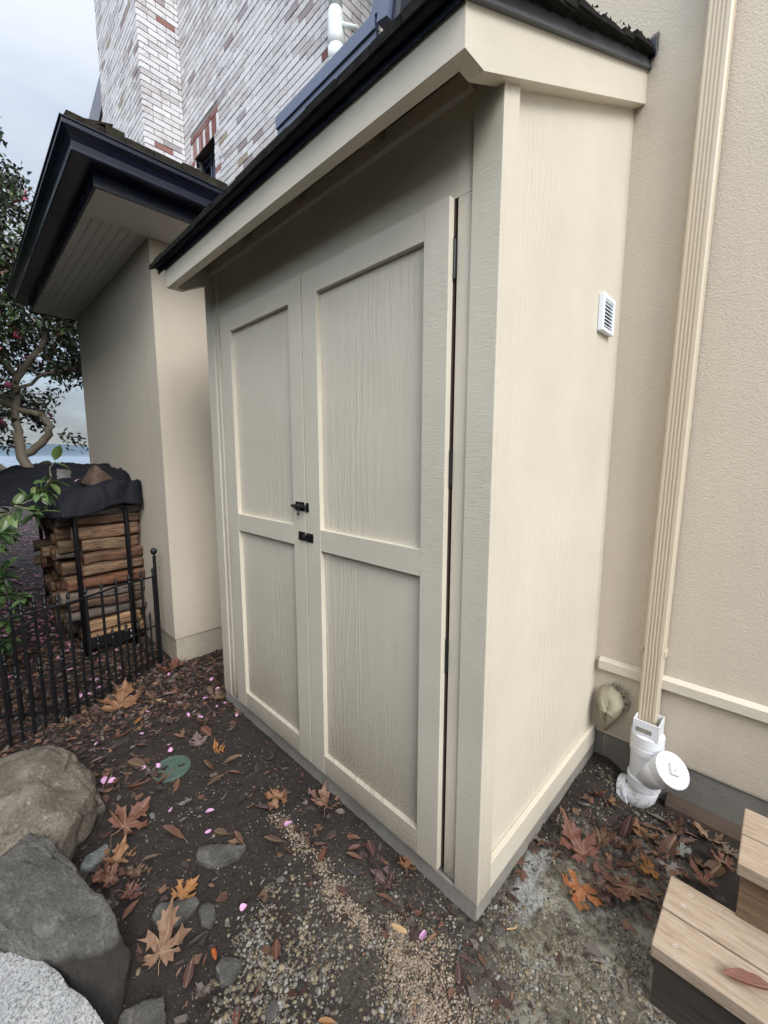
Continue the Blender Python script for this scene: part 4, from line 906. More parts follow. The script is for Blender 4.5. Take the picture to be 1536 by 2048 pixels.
# ================================================================== LEAVES
def maple_outline(v=0):
    """half outline (right side), from stem up to the tip; units: leaf about 1 across"""
    h = [(0, -.04), (.06, -.09), (.19, -.22), (.19, -.13), (.33, -.15), (.29, -.07), (.46, -.04), (.32, .02), (.15, .04), (.29, .09), (.39, .06), (.41, .15), (.58, .25), (.41, .25), (.38, .35), (.27, .24),
         (.105, .17), (.15, .31), (.27, .41), (.175, .43), (.18, .57), (.10, .54), (0, .78)]
    rr = random.Random(100+v); k = .035
    right = [(x*(1+rr.uniform(-.1, .1))+(rr.uniform(-k, k) if x else 0), y+(rr.uniform(-k, k) if x else 0)) for x, y in h]
    left = [(-x*(1+rr.uniform(-.12, .12)), y+rr.uniform(-k, k)) for x, y in h[1:-1]]
    return right+left[::-1]
def maple_mesh(v, curl):
    bm = bmesh.new(); ol = maple_outline(v); c = bm.verts.new((0, .08, 0)); vs_ = [bm.verts.new((x, y, 0)) for x, y in ol]
    es = [bm.edges.new((vs_[i], vs_[(i+1) % len(vs_)])) for i in range(len(vs_))]
    bm.verts.remove(c); bmesh.ops.triangle_fill(bm, edges=es, use_beauty=True)
    for _ in range(3):
        bmesh.ops.subdivide_edges(bm, edges=[e for e in bm.edges if e.calc_length() > .07], cuts=1, use_grid_fill=True); bmesh.ops.triangulate(bm, faces=bm.faces)
    rr = random.Random(v*7+3); ul = bm.loops.layers.uv.new('UVMap')
    for f in bm.faces:
        for l in f.loops: l[ul].uv = (l.vert.co.x, l.vert.co.y)
    ax = rr.uniform(0, pi); sd_ = Vector((v*3.3, v*1.1, 0))
    for q in bm.verts:
        x, y = q.co.x, q.co.y; r_ = hypot(x, y-.08); u = x*cos(ax)+y*sin(ax)
        q.co.z = .05+curl*(.55*r_*r_+.35*u*u)+curl*.16*noise.noise(Vector((x*4, y*4, 0))+sd_)+.03*noise.noise(Vector((x*9, y*9, 1))+sd_)+.02*abs(x)
        s_ = 1-curl*.22*r_; q.co.x *= s_; q.co.y *= s_
    me = bpy.data.meshes.new('maple_leaf'); bm.to_mesh(me)
    n0 = len(me.vertices); bm.free(); return me
def attach_stem(me, curl, v):
    # petiole
    bm = bmesh.new(); bm.from_mesh(me); rr = random.Random(v); pts = [Vector((0, -.02, .05)), Vector((.02*rr.uniform(-1, 1), -.14, .04)), Vector((.10*rr.uniform(-1, 1), -.27, .02)), Vector((.16*rr.uniform(-1, 1), -.38, .0))]
    rings = []
    for p in pts: rings.append([bm.verts.new(p+Vector((.009*cos(a), 0, .009*sin(a)))) for a in (0, 2.09, 4.19)])
    ul = bm.loops.layers.uv.verify()
    for a, b in zip(rings, rings[1:]):
        for k in range(3):
            f = bm.faces.new((a[k], a[(k+1) % 3], b[(k+1) % 3], b[k]))
            for l in f.loops: l[ul].uv = (0, -.3)
    bm.to_mesh(me); bm.free(); me.polygons.foreach_set('use_smooth', [True]*len(me.polygons)); return me
mm = {}
for i, (x, y, s_, rot, col, curl, lb) in enumerate(MAPLES):
    key = (i, round(curl, 1))
    if key not in mm: me = attach_stem(maple_mesh(i, curl), curl, i); me.materials.append(M['maple']); mm[key] = me
    o = bpy.data.objects.new('maple_leaf', mm[key]); sc.collection.objects.link(o); o.color = (*[c*R.uniform(.9, 1.1) for c in col], 1)
    o.location = (x, y, gz(x, y)+.004+(i % 4)*.002); s_ *= .95
    o.scale = (s_*R.uniform(.82, 1.05), s_*R.uniform(.9, 1.08), s_*R.uniform(.9, 1.4)); o.rotation_euler = (R.uniform(-.22, .22)*(1+curl), R.uniform(-.22, .22)*(1+curl), radians(rot)+YAW)
    tag(o, lb, 'leaf', 'fallen maple leaves')
def oval_mesh(v, curl, wid=.19):
    m_ = MB(); n = 14; uv = []
    for i in range(n+1):
        t = i/n; w = wid*sin(pi*min(1, t**.85))**.8*(1+.06*sin(t*19+v)); x = t-.5
        zc = curl*.25*(x*x*2)+.03
        for k, s_ in enumerate((-1, -.5, 0, .5, 1)):
            m_.v.append((x, s_*w*(1-.25*curl), zc+abs(s_)*w*(.25+curl*.9)+.012*sin(7*t+3*s_+v))); uv.append((s_*w, x))
    for i in range(n):
        for k in range(4): a = i*5+k; m_.f.append((a, a+5, a+6, a+1)); m_.c.append(None)
    b0 = len(m_.v); m_.tube([(.5, 0, .03+curl*.12), (.62, .02, .02)], .008, 5); uv += [(0, 0)]*(len(m_.v)-b0)
    me = bpy.data.meshes.new('broad_leaf'); me.from_pydata(m_.v, [], m_.f); ul = me.uv_layers.new(name='UVMap'); li = [0]*len(me.loops); me.loops.foreach_get('vertex_index', li)
    bb = []
    for i in li: bb += list(uv[i])
    ul.data.foreach_set('uv', bb); me.polygons.foreach_set('use_smooth', [True]*len(me.polygons)); me.materials.append(M['oval']); me.update(); return me
om = [oval_mesh(i, c, w) for i, (c, w) in enumerate([(.1, .19), (.5, .17), (.9, .16), (.25, .23), (1.3, .15)])]
bark = oval_mesh(9, 1.6, .075)
for i, (x, y, ln, ang, col, lb) in enumerate(OVALS):
    bk_ = 'bark' in lb or 'needle' in lb
    o = bpy.data.objects.new('bark_strip' if bk_ else 'broad_leaf', bark if bk_ else om[i % 5]); sc.collection.objects.link(o); o.color = (*[c*R.uniform(.85, 1.1) for c in col], 1)
    o.location = (x, y, gz(x, y)+.003+(i % 3)*.002); o.scale = (ln, ln, ln); o.rotation_euler = (R.uniform(-.25, .25), R.uniform(-.12, .12), ang); tag(o, lb, 'bark' if bk_ else 'leaf', 'loose bark strips' if bk_ else 'fallen oval leaves')
o = bpy.data.objects.new('broad_leaf', om[1]); sc.collection.objects.link(o); o.color = (.24, .085, .055, 1); o.location = (STEPLEAF[0], STEPLEAF[1], .126); o.scale = (.105, .105, .105); o.rotation_euler = (.1, -.05, STEPLEAF[2])
tag(o, 'large red brown oval leaf lying on the front board of the lower wooden step', 'leaf', 'fallen oval leaves')
# petals
def petal_mesh(v):
    m_ = MB(); n = 7
    for i in range(n+1):
        t = i/n; w = .42*sin(pi*t**.7)**.7 if 0 < t < 1 else .04
        for s_ in (-1, -.3, .3, 1): m_.v.append((t-.5, s_*w, .10+.30*abs(s_)*w+.25*(t-.5)**2+.05*sin(4*t+v+2*s_)))
    m_.f = [(i*4+k, i*4+4+k, i*4+5+k, i*4+k+1) for i in range(n) for k in range(3)]
    me = bpy.data.meshes.new('petal'); me.from_pydata(m_.v, [], m_.f); me.polygons.foreach_set('use_smooth', [True]*len(me.polygons)); me.materials.append(M['petal']); me.update(); return me
pm = [petal_mesh(i) for i in range(3)]
def petal_label(x, y):
    if x > -.2: return 'single bright pink petal on soil in front of the shed corner'
    if x > -.6 and y < -.4: return 'single upright pink petal among the sparse pebbles before the doors'
    if x > -.75: return 'coral pink petal near the orange maple leaf before the doors'
    if x < -2.0: return 'small pink petal in the litter behind or under the iron fence'
    if y > -.24: return 'small pink petal on the soil near the shed doors\' left end'
    if x > -1.2: return 'pink petal on bare soil in front of the doors'
    return 'pink petal lying on soil around the green lid, between boulder and fence'
for i, (x, y) in enumerate(PETALS):
    o = bpy.data.objects.new('camellia_petal', pm[i % 3]); sc.collection.objects.link(o); s_ = R.uniform(.022, .036) if x < -.5 else .032
    o.location = (x, y, gz(x, y)+.006); o.scale = (s_, s_*R.uniform(.7, 1), s_); o.rotation_euler = (R.uniform(-.5, .5), R.uniform(-.4, .4), R.uniform(0, 6.28)); tag(o, petal_label(x, y), 'petal', 'fallen pink petals')

def kt(k, c): return tuple(q*k for q in c)
# ================================================================== SMALL LITTER, GRAVEL (uncountable)
def inpoly(x, y, poly):
    c = False; n = len(poly); j = n-1
    for i in range(n):
        if (poly[i][1] > y) != (poly[j][1] > y) and x < (poly[j][0]-poly[i][0])*(y-poly[i][1])/(poly[j][1]-poly[i][1]+1e-12)+poly[i][0]: c = not c
        j = i
    return c
def dseg(x, y, line):
    b = 9
    for (x0, y0), (x1, y1) in zip(line, line[1:]):
        dx, dy = x1-x0, y1-y0; t = max(0, min(1, ((x-x0)*dx+(y-y0)*dy)/(dx*dx+dy*dy))); b = min(b, hypot(x-x0-t*dx, y-y0-t*dy))
    return b
ICO_V = []; 
_bm = bmesh.new(); bmesh.ops.create_icosphere(_bm, subdivisions=2, radius=1); ICO2 = ([tuple(v.co) for v in _bm.verts], [tuple(v.index for v in f.verts) for f in _bm.faces]); _bm.free()
_bm = bmesh.new(); bmesh.ops.create_icosphere(_bm, subdivisions=1, radius=1); ICO1 = ([tuple(v.co) for v in _bm.verts], [tuple(v.index for v in f.verts) for f in _bm.faces]); _bm.free()
def pebble(mb, x, y, r, col, big=False, sink=.25):
    V, Fc = ICO2 if big else ICO1; a = R.uniform(0, 6.28); ca, sa = cos(a), sin(a); ex_, ey_, ez_ = r*R.uniform(.8, 1.35), r*R.uniform(.65, 1.0), r*R.uniform(.5, .8)
    tx, ty = R.uniform(-.4, .4), R.uniform(-.4, .4); z0_ = ground_h(x, y)+ez_*(1-sink*2); off = R.uniform(0, 90); mb.col = col; vs_ = []
    for p in V:
        k = 1+.22*noise.noise(Vector((p[0]*1.3+off, p[1]*1.3, p[2]*1.3))); px2, py2, pz2 = p[0]*ex_*k, p[1]*ey_*k, p[2]*ez_*k
        pz2 += px2*tx+py2*ty; vs_.append((x+px2*ca-py2*sa, y+px2*sa+py2*ca, z0_+pz2))
    mb.add(vs_, Fc)
PEB = [(.40, .34, .24), (.44, .36, .24), (.38, .33, .26), (.28, .24, .19), (.46, .42, .35), (.20, .175, .15), (.33, .25, .15), (.50, .48, .43), (.14, .125, .11), (.24, .22, .20), (.40, .31, .20)]
CHP = [(.42, .32, .22), (.48, .38, .28), (.36, .26, .17), (.52, .45, .36), (.40, .28, .22), (.30, .23, .17)]
gr = MB(); cnt = 0
def blocked(x, y):
    if -1.72 < x < .0 and y > -.0: return True
    if x > .41 and y > .15: return True
    return False
while cnt < 8200:
    x, y = R.uniform(-1.2, .62), R.uniform(-.95, 1.0)
    if blocked(x, y): continue
    d = .012; big = .0
    if inpoly(x, y, GRAVEL): d = .62
    else:
        dg = min(hypot(x-px3, y-py3) for px3, py3 in ((-.1, -.3), (.1, -.1), (.35, .1))); d = max(d, .8*max(0, 1-dg/.34))
    if inpoly(x, y, GRAV2): d = max(d, .22)
    if x > .02 and y > -.05: d = max(d, .20 if y < .45 else .20)
    nz = noise.noise(Vector((x*9, y*9, 4))); d *= max(0, .65+2.0*nz)
    near = smooth(-.1, -.45, y-.35*x)
    if R.random() > d: continue
    r = (R.uniform(.0018, .0048) if R.random() < .9 else R.uniform(.005, .0085))*(1+.5*near*R.random()); pebble(gr, x, y, r, kt(R.uniform(.45, 1.0), R.choice(PEB)), False, .42); cnt += 1
cnt = 0
while cnt < 3600:
    x, y = R.uniform(-.85, .14), R.uniform(-.42, .0); d1 = dseg(x, y, CHIPS); d2 = dseg(x, y, CHIPS2)
    k = max(math.exp(-(d1/.030)**2)*(.30+.7*smooth(-.48, -.38, x)), 1.0*math.exp(-(d2/.065)**2)); k *= max(0, .75+1.4*noise.noise(Vector((x*16, y*16, 1))))
    if R.random() > k: continue
    pebble(gr, x, y, R.uniform(.0022, .0048), kt(R.uniform(.8, 1.15), R.choice(CHP)), False, .12); cnt += 1
for _ in range(6500):     # pale grit scattered over the soil
    x, y = R.uniform(-1.5, .6), R.uniform(-.9, 1.0)
    if blocked(x, y): continue
    pebble(gr, x, y, R.uniform(.0010, .0028), kt(R.uniform(.6, 1.1), R.choice(PEB)), False, .2)
gr.build('gravel', M['pebble'], color=True, smooth=True, kind='stuff')
# crumbs of soil
cr_ = MB()
for _ in range(9000):
    x, y = R.uniform(-2.4, .5), R.uniform(-1.0, .0)
    if blocked(x, y): continue
    if R.random() > .25+.75*smooth(.1, -.5, x): continue
    k_ = R.uniform(.4, 1.2); r = R.uniform(.0015, .0048)
    if R.random() < .93: 
        c_ = Vector((x, y, ground_h(x, y)+r*.3)); vs_ = [c_+Vector((R.gauss(0, 1), R.gauss(0, 1), R.gauss(0, 1)*.7)).normalized()*r*R.uniform(.7, 1.2) for _ in range(5)]
        cr_.col = (.036*k_, .026*k_, .020*k_); cr_.add(vs_, [(0, 1, 2), (0, 2, 3), (0, 3, 4), (0, 4, 1), (1, 4, 3), (1, 3, 2)])
cr_.build('soil_crumbs', M['scrap'], color=True, kind='stuff')
# leaf scraps, twigs and bark shreds
ls = MB()
SCM = 1.45
SC = [(.085, .042, .03), (.06, .036, .028), (.11, .052, .035), (.05, .034, .028), (.15, .085, .05), (.12, .10, .085), (.035, .026, .023), (.05, .03, .026)]
SC = [tuple(q*SCM for q in c) for c in SC]
def scrap(x, y, s_, col, z=None):
    ls.col = col; z = gz(x, y)+.004 if z is None else z; a = R.uniform(0, 6.28); n = R.choice((6, 7, 8, 9)); el = R.uniform(.25, .75); tl = (R.uniform(-.5, .5), R.uniform(-.5, .5)); vs_ = [(x, y, z+s_*.15)]
    for i in range(n):
        t = 2*pi*i/n; r_ = s_*R.uniform(.35, 1.25); u, w = r_*cos(t), r_*el*sin(t); dx, dy = u*cos(a)-w*sin(a), u*sin(a)+w*cos(a); vs_.append((x+dx, y+dy, z+dx*tl[0]+dy*tl[1]+R.uniform(0, .3)*s_))
    ls.add(vs_, [(0, i+1, (i+1) % n+1) for i in range(n)])
def dens(x, y):
    d = .05
    d = max(d, smooth(-1.35, -2.2, x)*.75)                         # by the fence and the wing
    d = max(d, .55*math.exp(-((x+1.45)/.22)**2-((y+.6)/.12)**2))     # between lid and boulder
    d = max(d, .8*math.exp(-((x+1.9)/.35)**2-((y-.02)/.16)**2))
    d = max(d, .8*math.exp(-((x-.28)/.20)**2-((y-.62)/.22)**2))      # by the drain pipe
    d = max(d, .35*math.exp(-((x+.3)/.45)**2-((y+.10)/.06)**2))
    d = max(d, .30*math.exp(-((x-.03)/.03)**2-((y-.3)/.4)**2))
    d = max(d, .5*math.exp(-((x+.95)/.12)**2-((y+.78)/.08)**2))
    return d
n_ = 0
while n_ < 9000:
    x, y = R.uniform(-3.4, .6), R.uniform(-1.15, 1.0)
    if blocked(x, y) or (x < -2.44 and y > -.02) or R.random() > dens(x, y): continue
    scrap(x, y, R.uniform(.006, .026), kt(R.uniform(.6, 1.2), R.choice(SC)), ground_h(x, y)+R.uniform(.001, .008)); n_ += 1
for _ in range(260):      # twigs and needles
    x, y = R.uniform(-2.6, .55), R.uniform(-1.0, .8)
    if blocked(x, y) or R.random() > dens(x, y)+.15: continue
    a = R.uniform(0, 6.28); l_ = R.uniform(.015, .05); ls.col = R.choice([(.20, .10, .05), (.10, .06, .04), (.36, .28, .2), (.16, .05, .03)]); z = ground_h(x, y)+.004
    ls.tube([(x, y, z), (x+cos(a)*l_*.5, y+sin(a)*l_*.5, z+R.uniform(0, .006)), (x+cos(a+.2)*l_, y+sin(a+.2)*l_, z)], R.uniform(.0006, .0016), 4)
ls.build('leaf_litter', M['scrap'], color=True, kind='stuff')
# the thick carpet of pink petals and leaves in the bed beyond the fence
pc = MB()
PK = [(.50, .22, .30), (.42, .16, .24), (.60, .33, .42), (.30, .11, .14), (.22, .10, .09), (.14, .08, .06)]
for _ in range(15000):
    x, y = (R.uniform(-6, -2.5) if R.random() < .6 else R.uniform(-13, -6)), R.uniform(-2.6, 1.8)
    if x > -4.8 and y > -.05: continue
    if R.random() > .25+.9*smooth(-2.9, -4.2, x): continue
    pk = R.random() < .25+.6*smooth(-2.7, -4.0, x)
    pc.col = kt(R.uniform(.7, 1.2), R.choice(PK) if pk else R.choice(SC)); s_ = R.uniform(.012, .032); z = ground_h(x, y)+R.uniform(.003, .012); a = R.uniform(0, 6.28); q = []
    for i in range(5): t = a+2*pi*i/5; q.append((x+s_*cos(t), y+s_*.7*sin(t), z+R.uniform(0, .5)*s_))
    pc.add(q, [(0, 1, 2, 3, 4)])
pc.build('petal_carpet', M['scrap'], color=True, kind='stuff')
# single small things on the ground
def chip(x, y, ln, ang, mat, nm, lb, cat, w=.2, h=.12):
    m_ = MB(); ca, sa = cos(ang), sin(ang); z = ground_h(x, y)+.002; sec = [(-.5, .3), (-.35, .9), (.1, 1.0), (.4, .8), (.5, .4)]; vs_ = []
    for t, k in sec:
        for s_, zz in ((-1, 0), (-.7, 1), (.6, 1.1), (1, 0)): u, v_ = t*ln, s_*w*ln*k*.5; vs_.append((u*ca-v_*sa, u*sa+v_*ca, zz*h*ln*k))
    fs_ = [(i*4+k, i*4+(k+1) % 4, (i+1)*4+(k+1) % 4, (i+1)*4+k) for i in range(4) for k in range(4)]+[(0, 3, 2, 1), (16, 17, 18, 19)]
    m_.add(vs_, fs_); o = m_.build(nm, M[mat]); o.location = (x, y, z); tag(o, lb, cat); return o
chip(-.160, -.179, .055, .35, 'chip', 'wood_chip', 'pale wood chip beside the pink petal near the shed corner', 'wood chip', .28)
chip(.078, .051, .05, .9, 'chip', 'twig', 'short whitish twig on the ground right of the shed corner', 'twig', .07, .05)
chip(-2.00, -.27, .12, .45, 'chip', 'twig', 'pale bare twig beside the flat grey oval leaf near the fence', 'twig', .10, .06)
for (x, y, r, mat, lb) in ((-.262, -.548, .020, 'rock_flat', 'smooth grey oval pebble, biggest in the gravel by the bottom edge'), (.002, -.093, .010, 'rock_pale', 'pale pebble just below the shed corner'),
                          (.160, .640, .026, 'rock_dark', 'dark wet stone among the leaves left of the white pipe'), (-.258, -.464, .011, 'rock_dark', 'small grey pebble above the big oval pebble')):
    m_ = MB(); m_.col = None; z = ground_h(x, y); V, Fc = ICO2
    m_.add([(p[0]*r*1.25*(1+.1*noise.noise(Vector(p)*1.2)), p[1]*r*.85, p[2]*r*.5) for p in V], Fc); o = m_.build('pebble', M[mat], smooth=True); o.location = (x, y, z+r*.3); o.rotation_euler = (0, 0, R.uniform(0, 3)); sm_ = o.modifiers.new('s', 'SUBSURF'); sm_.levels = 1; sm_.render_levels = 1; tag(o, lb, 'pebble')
# ================================================================== IRON FENCE
def fence_panel(a, b, za, zb, n, label, post_a=False, post_b=False, start_short=False):
    a, b = Vector((*a, 0)), Vector((*b, 0)); mid = (a+b)/2
    root = empty('iron_fence', (mid.x, mid.y, (za+zb)/2), label=label, cat='fence', group='black iron garden fence panels')
    def at(t, h): p = a.lerp(b, t); return Vector((p.x, p.y, za+(zb-za)*t+h))
    for h_ in (.05, .285, .635): MB().tube([at(0, h_), at(.5, h_+(.012 if h_ > .6 else 0)), at(1, h_)], .0064, 8).build('rail', M['iron'], root)
    for i in range(n):
        t = (i+.5)/n; short = (i % 2 == 0) == start_short; h_ = .36 if short else .665
        m_ = MB(); rr = .0076 if not short else .0060
        m_.tube([at(t, .0), at(t, h_-.015)], rr, 8); p = at(t, h_-.02)
        m_.lathe(p, (0, 0, 1), [(.006, 0), (.0095, .004), (.006, .010), (.005, .016), (.0105, .028), (.006, .046), (.0015, .062)], 10)
        m_.build('picket', M['iron'], root, smooth=False)
    for flag, t in ((post_a, 0), (post_b, 1)):
        if not flag: continue
        m_ = MB(); m_.tube([at(t, -.05), at(t, .775)], .0105, 12); p = at(t, .775)
        m_.lathe(p, (0, 0, 1), [(.013, -.004), (.0145, .0), (.008, .006), (.006, .012), (.016, .020), (.022, .034), (.0215, .044), (.014, .056), (.003, .062)], 16)
        m_.build('post', M['iron'], root)
    return root
fence_panel((-2.565, -.082), (-2.150, -.655), -.105, -.062, 13, 'black iron fence panel that ends in the ball-topped post at the wing wall', post_a=True)
MB().tube([(-2.552, -.100, -.1), (-2.552, -.100, .53)], .0062, 8).build('fence_stake', M['iron'], None, label='thin black iron stake standing right beside the ball-topped post', cat='stake')
fence_panel((-2.150, -.665), (-1.985, -1.14), -.06, -.06, 10, 'nearest black iron fence panel, left behind the tan boulder', start_short=True)
fence_panel((-2.165, -.655), (-2.56, -1.20), -.07, -.10, 12, 'farther black iron fence panel that folds back to the left in the petals')
# ================================================================== FIREWOOD RACK AND LOGS
RX = -3.02
rack = empty('firewood_rack', (-3.6, -.27, -.11), label='black tubular firewood rack standing along the wing wall', cat='rack')
def frame(x):
    pts = [(x, -.445, -.09), (x, -.445, .92)]
    for k in range(1, 6): a = pi/2*k/5; pts.append((x, -.445+.05*(1-cos(a)), .92+.05*sin(a)*1.0))
    for k in range(0, 6): a = pi/2*k/5; pts.append((x, -.125-.05+.05*sin(a)*1.0+.0, .97-.05*(1-cos(a))+.03))
    pts.append((x, -.125, -.09)); return MB().tube(pts, .0165, 14)
frame(RX).build('end_frame', M['iron'], rack, smooth=True); frame(RX-1.9).build('end_frame', M['iron'], rack, smooth=True)
MB().box(RX-.008, RX+.008, -.43, -.14, -.05, .035).build('bracket_plate', M['iron'], rack, bevel=.002)
for y in (-.43, -.14): MB().tube([(RX-.03, y, -.02), (RX-1.9, y, -.02)], .014, 10).build('base_rail', M['iron'], rack, smooth=True)
for z in (-.028, .018):
    for y in (-.418, -.152): MB().lathe((RX+.0085, y, z), (1, 0, 0), [(.007, 0), (.006, .003), (.001, .004)], 10).build('screw', M['screw'], rack)
def log_mesh(L_, w, h, seed, round_=False):
    rr = random.Random(seed); m_ = MB(); ns = 16; nc = 22
    k = rr.choice((3, 4, 4, 5)); ang = [2*pi*(i+rr.uniform(-.18, .18))/k+rr.uniform(0, .4) for i in range(k)]
    cr = [(cos(a)*(w/2)*1.15, sin(a)*(h/2)*1.15) for a in sorted(ang)]
    if not round_: cr = [(-w/2, -h/2*rr.uniform(.6, 1)), (w/2*rr.uniform(.8, 1), -h/2), (w/2, h/2*rr.uniform(.5, 1)), (w/2*rr.uniform(-.3, .5), h/2), (-w/2*rr.uniform(.7, 1), h/2*rr.uniform(.4, .9))]
    for j in range(ns+1):
        t = j/ns; yy = (t-.5)*L_
        for i in range(nc):
            if round_: px_, pz_ = w/2*cos(2*pi*i/nc), h/2*sin(2*pi*i/nc)
            else:
                f_ = i/nc*len(cr); a0, u = int(f_), f_-int(f_); p0, p1 = cr[a0], cr[(a0+1) % len(cr)]; px_, pz_ = p0[0]*(1-u)+p1[0]*u, p0[1]*(1-u)+p1[1]*u
            q = Vector((px_*30, yy*5, pz_*30))+Vector((seed, seed*2, 0)); d = noise.noise(q)*.011+noise.noise(Vector((px_*130, yy*3, pz_*130+seed)))*.004
            r_ = hypot(px_, pz_)+1e-6; e = 1-.04*(abs(t-.5) > .47)
            m_.v.append(((px_+px_/r_*d)*e+.012*noise.noise(Vector((t*2, seed, 1))), yy+(.006*noise.noise(Vector((px_*40, pz_*40, seed+t))) if j in (0, ns) else 0), (pz_+pz_/r_*d)*e+.010*noise.noise(Vector((t*2, seed, 7)))))
    m_.f = [(j*nc+i, (j+1)*nc+i, (j+1)*nc+(i+1) % nc, j*nc+(i+1) % nc) for j in range(ns) for i in range(nc)]+[tuple(range(nc)), tuple(range(ns*nc, (ns+1)*nc))[::-1]]
    m_.f = [f[::-1] for f in m_.f]
    me = bpy.data.meshes.new('log'); me.from_pydata(m_.v, [], m_.f); me.materials.append(M['log']); me.polygons.foreach_set('use_smooth', [i < ns*nc for i in range(len(m_.f))]); me.update(); return me
LOGS = [  # y centre, z centre, length, height, round, colour, label
 (-.245, .035, .40, .070, 0, (.46, .28, .15), 'fresh tan split log at the bottom of the stack, just above the black plate'),
 (-.245, .115, .36, .085, 0, (.50, .31, .17), 'brightest fresh tan split log, second from the bottom of the stack'),
 (-.27, .205, .52, .082, 1, (.15, .13, .115), 'round log with grey bark, third from the bottom of the stack'),
 (-.28, .285, .46, .070, 0, (.14, .085, .06), 'dark brown split log lying on the round grey one'),
 (-.29, .365, .54, .080, 0, (.20, .165, .14), 'weathered grey brown log in the middle of the stack'),
 (-.265, .455, .50, .085, 0, (.22, .095, .055), 'red brown split log with a pale torn edge in the middle of the stack'),
 (-.225, .545, .40, .080, 0, (.27, .17, .105), 'tan split log right above the red brown one'),
 (-.205, .632, .40, .085, 0, (.19, .10, .065), 'brown split log with coarse bark, fifth from the top'),
 (-.225, .725, .36, .090, 0, (.28, .18, .11), 'wavy grained tan log, fourth from the top'),
 (-.25, .825, .42, .100, 0, (.30, .18, .11), 'thickest tan brown split log, third from the top'),
 (-.235, .912, .42, .070, 0, (.20, .12, .08), 'brown split log, second from the top of the stack'),
 (-.215, .975, .44, .060, 0, (.24, .21, .18), 'grey weathered log on top, half under the black cloth')]
for i, (y, z, ln, h, rd, col, lb) in enumerate(LOGS):
    o = bpy.data.objects.new('firewood_log', log_mesh(ln, .13, h*1.0, i+1, rd)); sc.collection.objects.link(o); o.location = (RX-.085+R.uniform(-.012, .008), y, z-.01); o.rotation_euler = (R.uniform(-.03, .05), R.uniform(-.08, .08), R.uniform(-.04, .04)); o.color = (*[q*1.0 for q in col], 1)
    tag(o, lb, 'firewood log', 'firewood stacked in the black rack')
back = [log_mesh(.42, .12, .088, 40+i, i == 3) for i in range(6)]
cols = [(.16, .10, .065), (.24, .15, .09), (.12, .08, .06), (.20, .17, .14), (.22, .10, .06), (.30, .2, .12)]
for c in range(1, 9):
    for r_ in range(12):
        if c > 2 and (r_+c) % 3 == 0 and r_ > 2 and R.random() < .3: continue
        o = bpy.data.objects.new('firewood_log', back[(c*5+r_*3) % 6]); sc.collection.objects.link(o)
        o.location = (RX-.085-c*.135+R.uniform(-.02, .02), -.27+R.uniform(-.07, .05)-(.05 if r_ in (3, 5, 7) else 0), .03+r_*.086+R.uniform(-.01, .01)); o.rotation_euler = (R.uniform(-.05, .05), R.uniform(-.4, .4), R.uniform(-.08, .08)); o.color = (*[q*.5 for q in cols[(c+r_*2) % 6]], 1)  # log colour darkened to paint in the shade deep in the stack
        tag(o, 'split log deeper in the rack, coloured darker for the shade behind the front column', 'firewood log', 'firewood stacked in the black rack')
# black cloth over the stack
def cloth_z(x, y):
    n_ = noise.noise(Vector((x*3.2, y*5, 1)))*.030-abs(noise.noise(Vector((x*8, y*7, 5))))*.030+abs(noise.noise(Vector((x*5+y*4, y*2, 9))))*.045
    return 1.135+n_+.09*smooth(-3.12, -3.5, x)+.05*smooth(-.42, -.15, y)
cl = MB(); nu, nv = 110, 64
for j in range(nv+1):
    v_ = -.24+1.14*j/nv        # across: -.24..0 back flap, 0..1 top, then drop at the front
    for i in range(nu+1):
        u = i/nu*2.35-.28      # along -x from the end flap
        x = RX+.035-max(0, u)*(1+.5*max(0, u-.8)); y = -.06-.45*min(1, max(0, v_)/.62)
        if v_ < 0: y = -.025
        z = cloth_z(x, y); z -= .05*max(0, -v_)/.24
        dv = max(0, v_-.62); du = max(0, -u)
        if dv > 0:
            drop = dv*.95*(.80+.5*smooth(.25, .95, u)+.20*noise.noise(Vector((u*3, 2, 0)))); fold = .035*noise.noise(Vector((u*7, dv*2, 3)))
            k3 = smooth(.30, .62, u); y -= .02+dv*(.10+1.5*k3)+fold+.05*dv*sin(u*9); z -= drop*(1-.45*k3)-.05*k3*sin(dv*5)*sin(u*6)
        if du > 0:
            x += .03+du*.18+.02*noise.noise(Vector((y*9, du*3, 1))); zd = du*(.60+.12*smooth(-.2, -.5, y)); y -= .03*du
            if dv > 0: z += drop*(1-.45*k3); z -= max(drop, zd)*.92+.05*min(drop, zd)
            else: z -= zd
        z += .010*abs(noise.noise(Vector((u*14+v_*6, v_*12, 0)))); x += .018*abs(noise.noise(Vector((y*16, z*9, 3))))*(1 if du > 0 else 0)
        cl.v.append((x, min(y, -.022), z))
for j in range(nv):
    for i in range(nu): a = j*(nu+1)+i; cl.f.append((a, a+1, a+nu+2, a+nu+1)); cl.c.append(None)
o = cl.build('cover_cloth', M['tarp'], smooth=True); s_ = o.modifiers.new('t', 'SOLIDIFY'); s_.thickness = .002; tag(o, 'black woven ground cloth draped over the firewood stack', 'cover cloth')
hull_rock('stone', [(-3.16, -.20, 1.16), (-3.00, -.34, 1.15), (-3.06, -.14, 1.16), (-3.24, -.36, 1.16), (-3.13, -.27, 1.305), (-3.17, -.30, 1.28), (-3.04, -.22, 1.21), (-3.21, -.22, 1.19)], 'rock_brown', 'brown wedge shaped stone weighing down the black cloth', 3, .004, 14, cat='stone', seed=31, cuts=3)
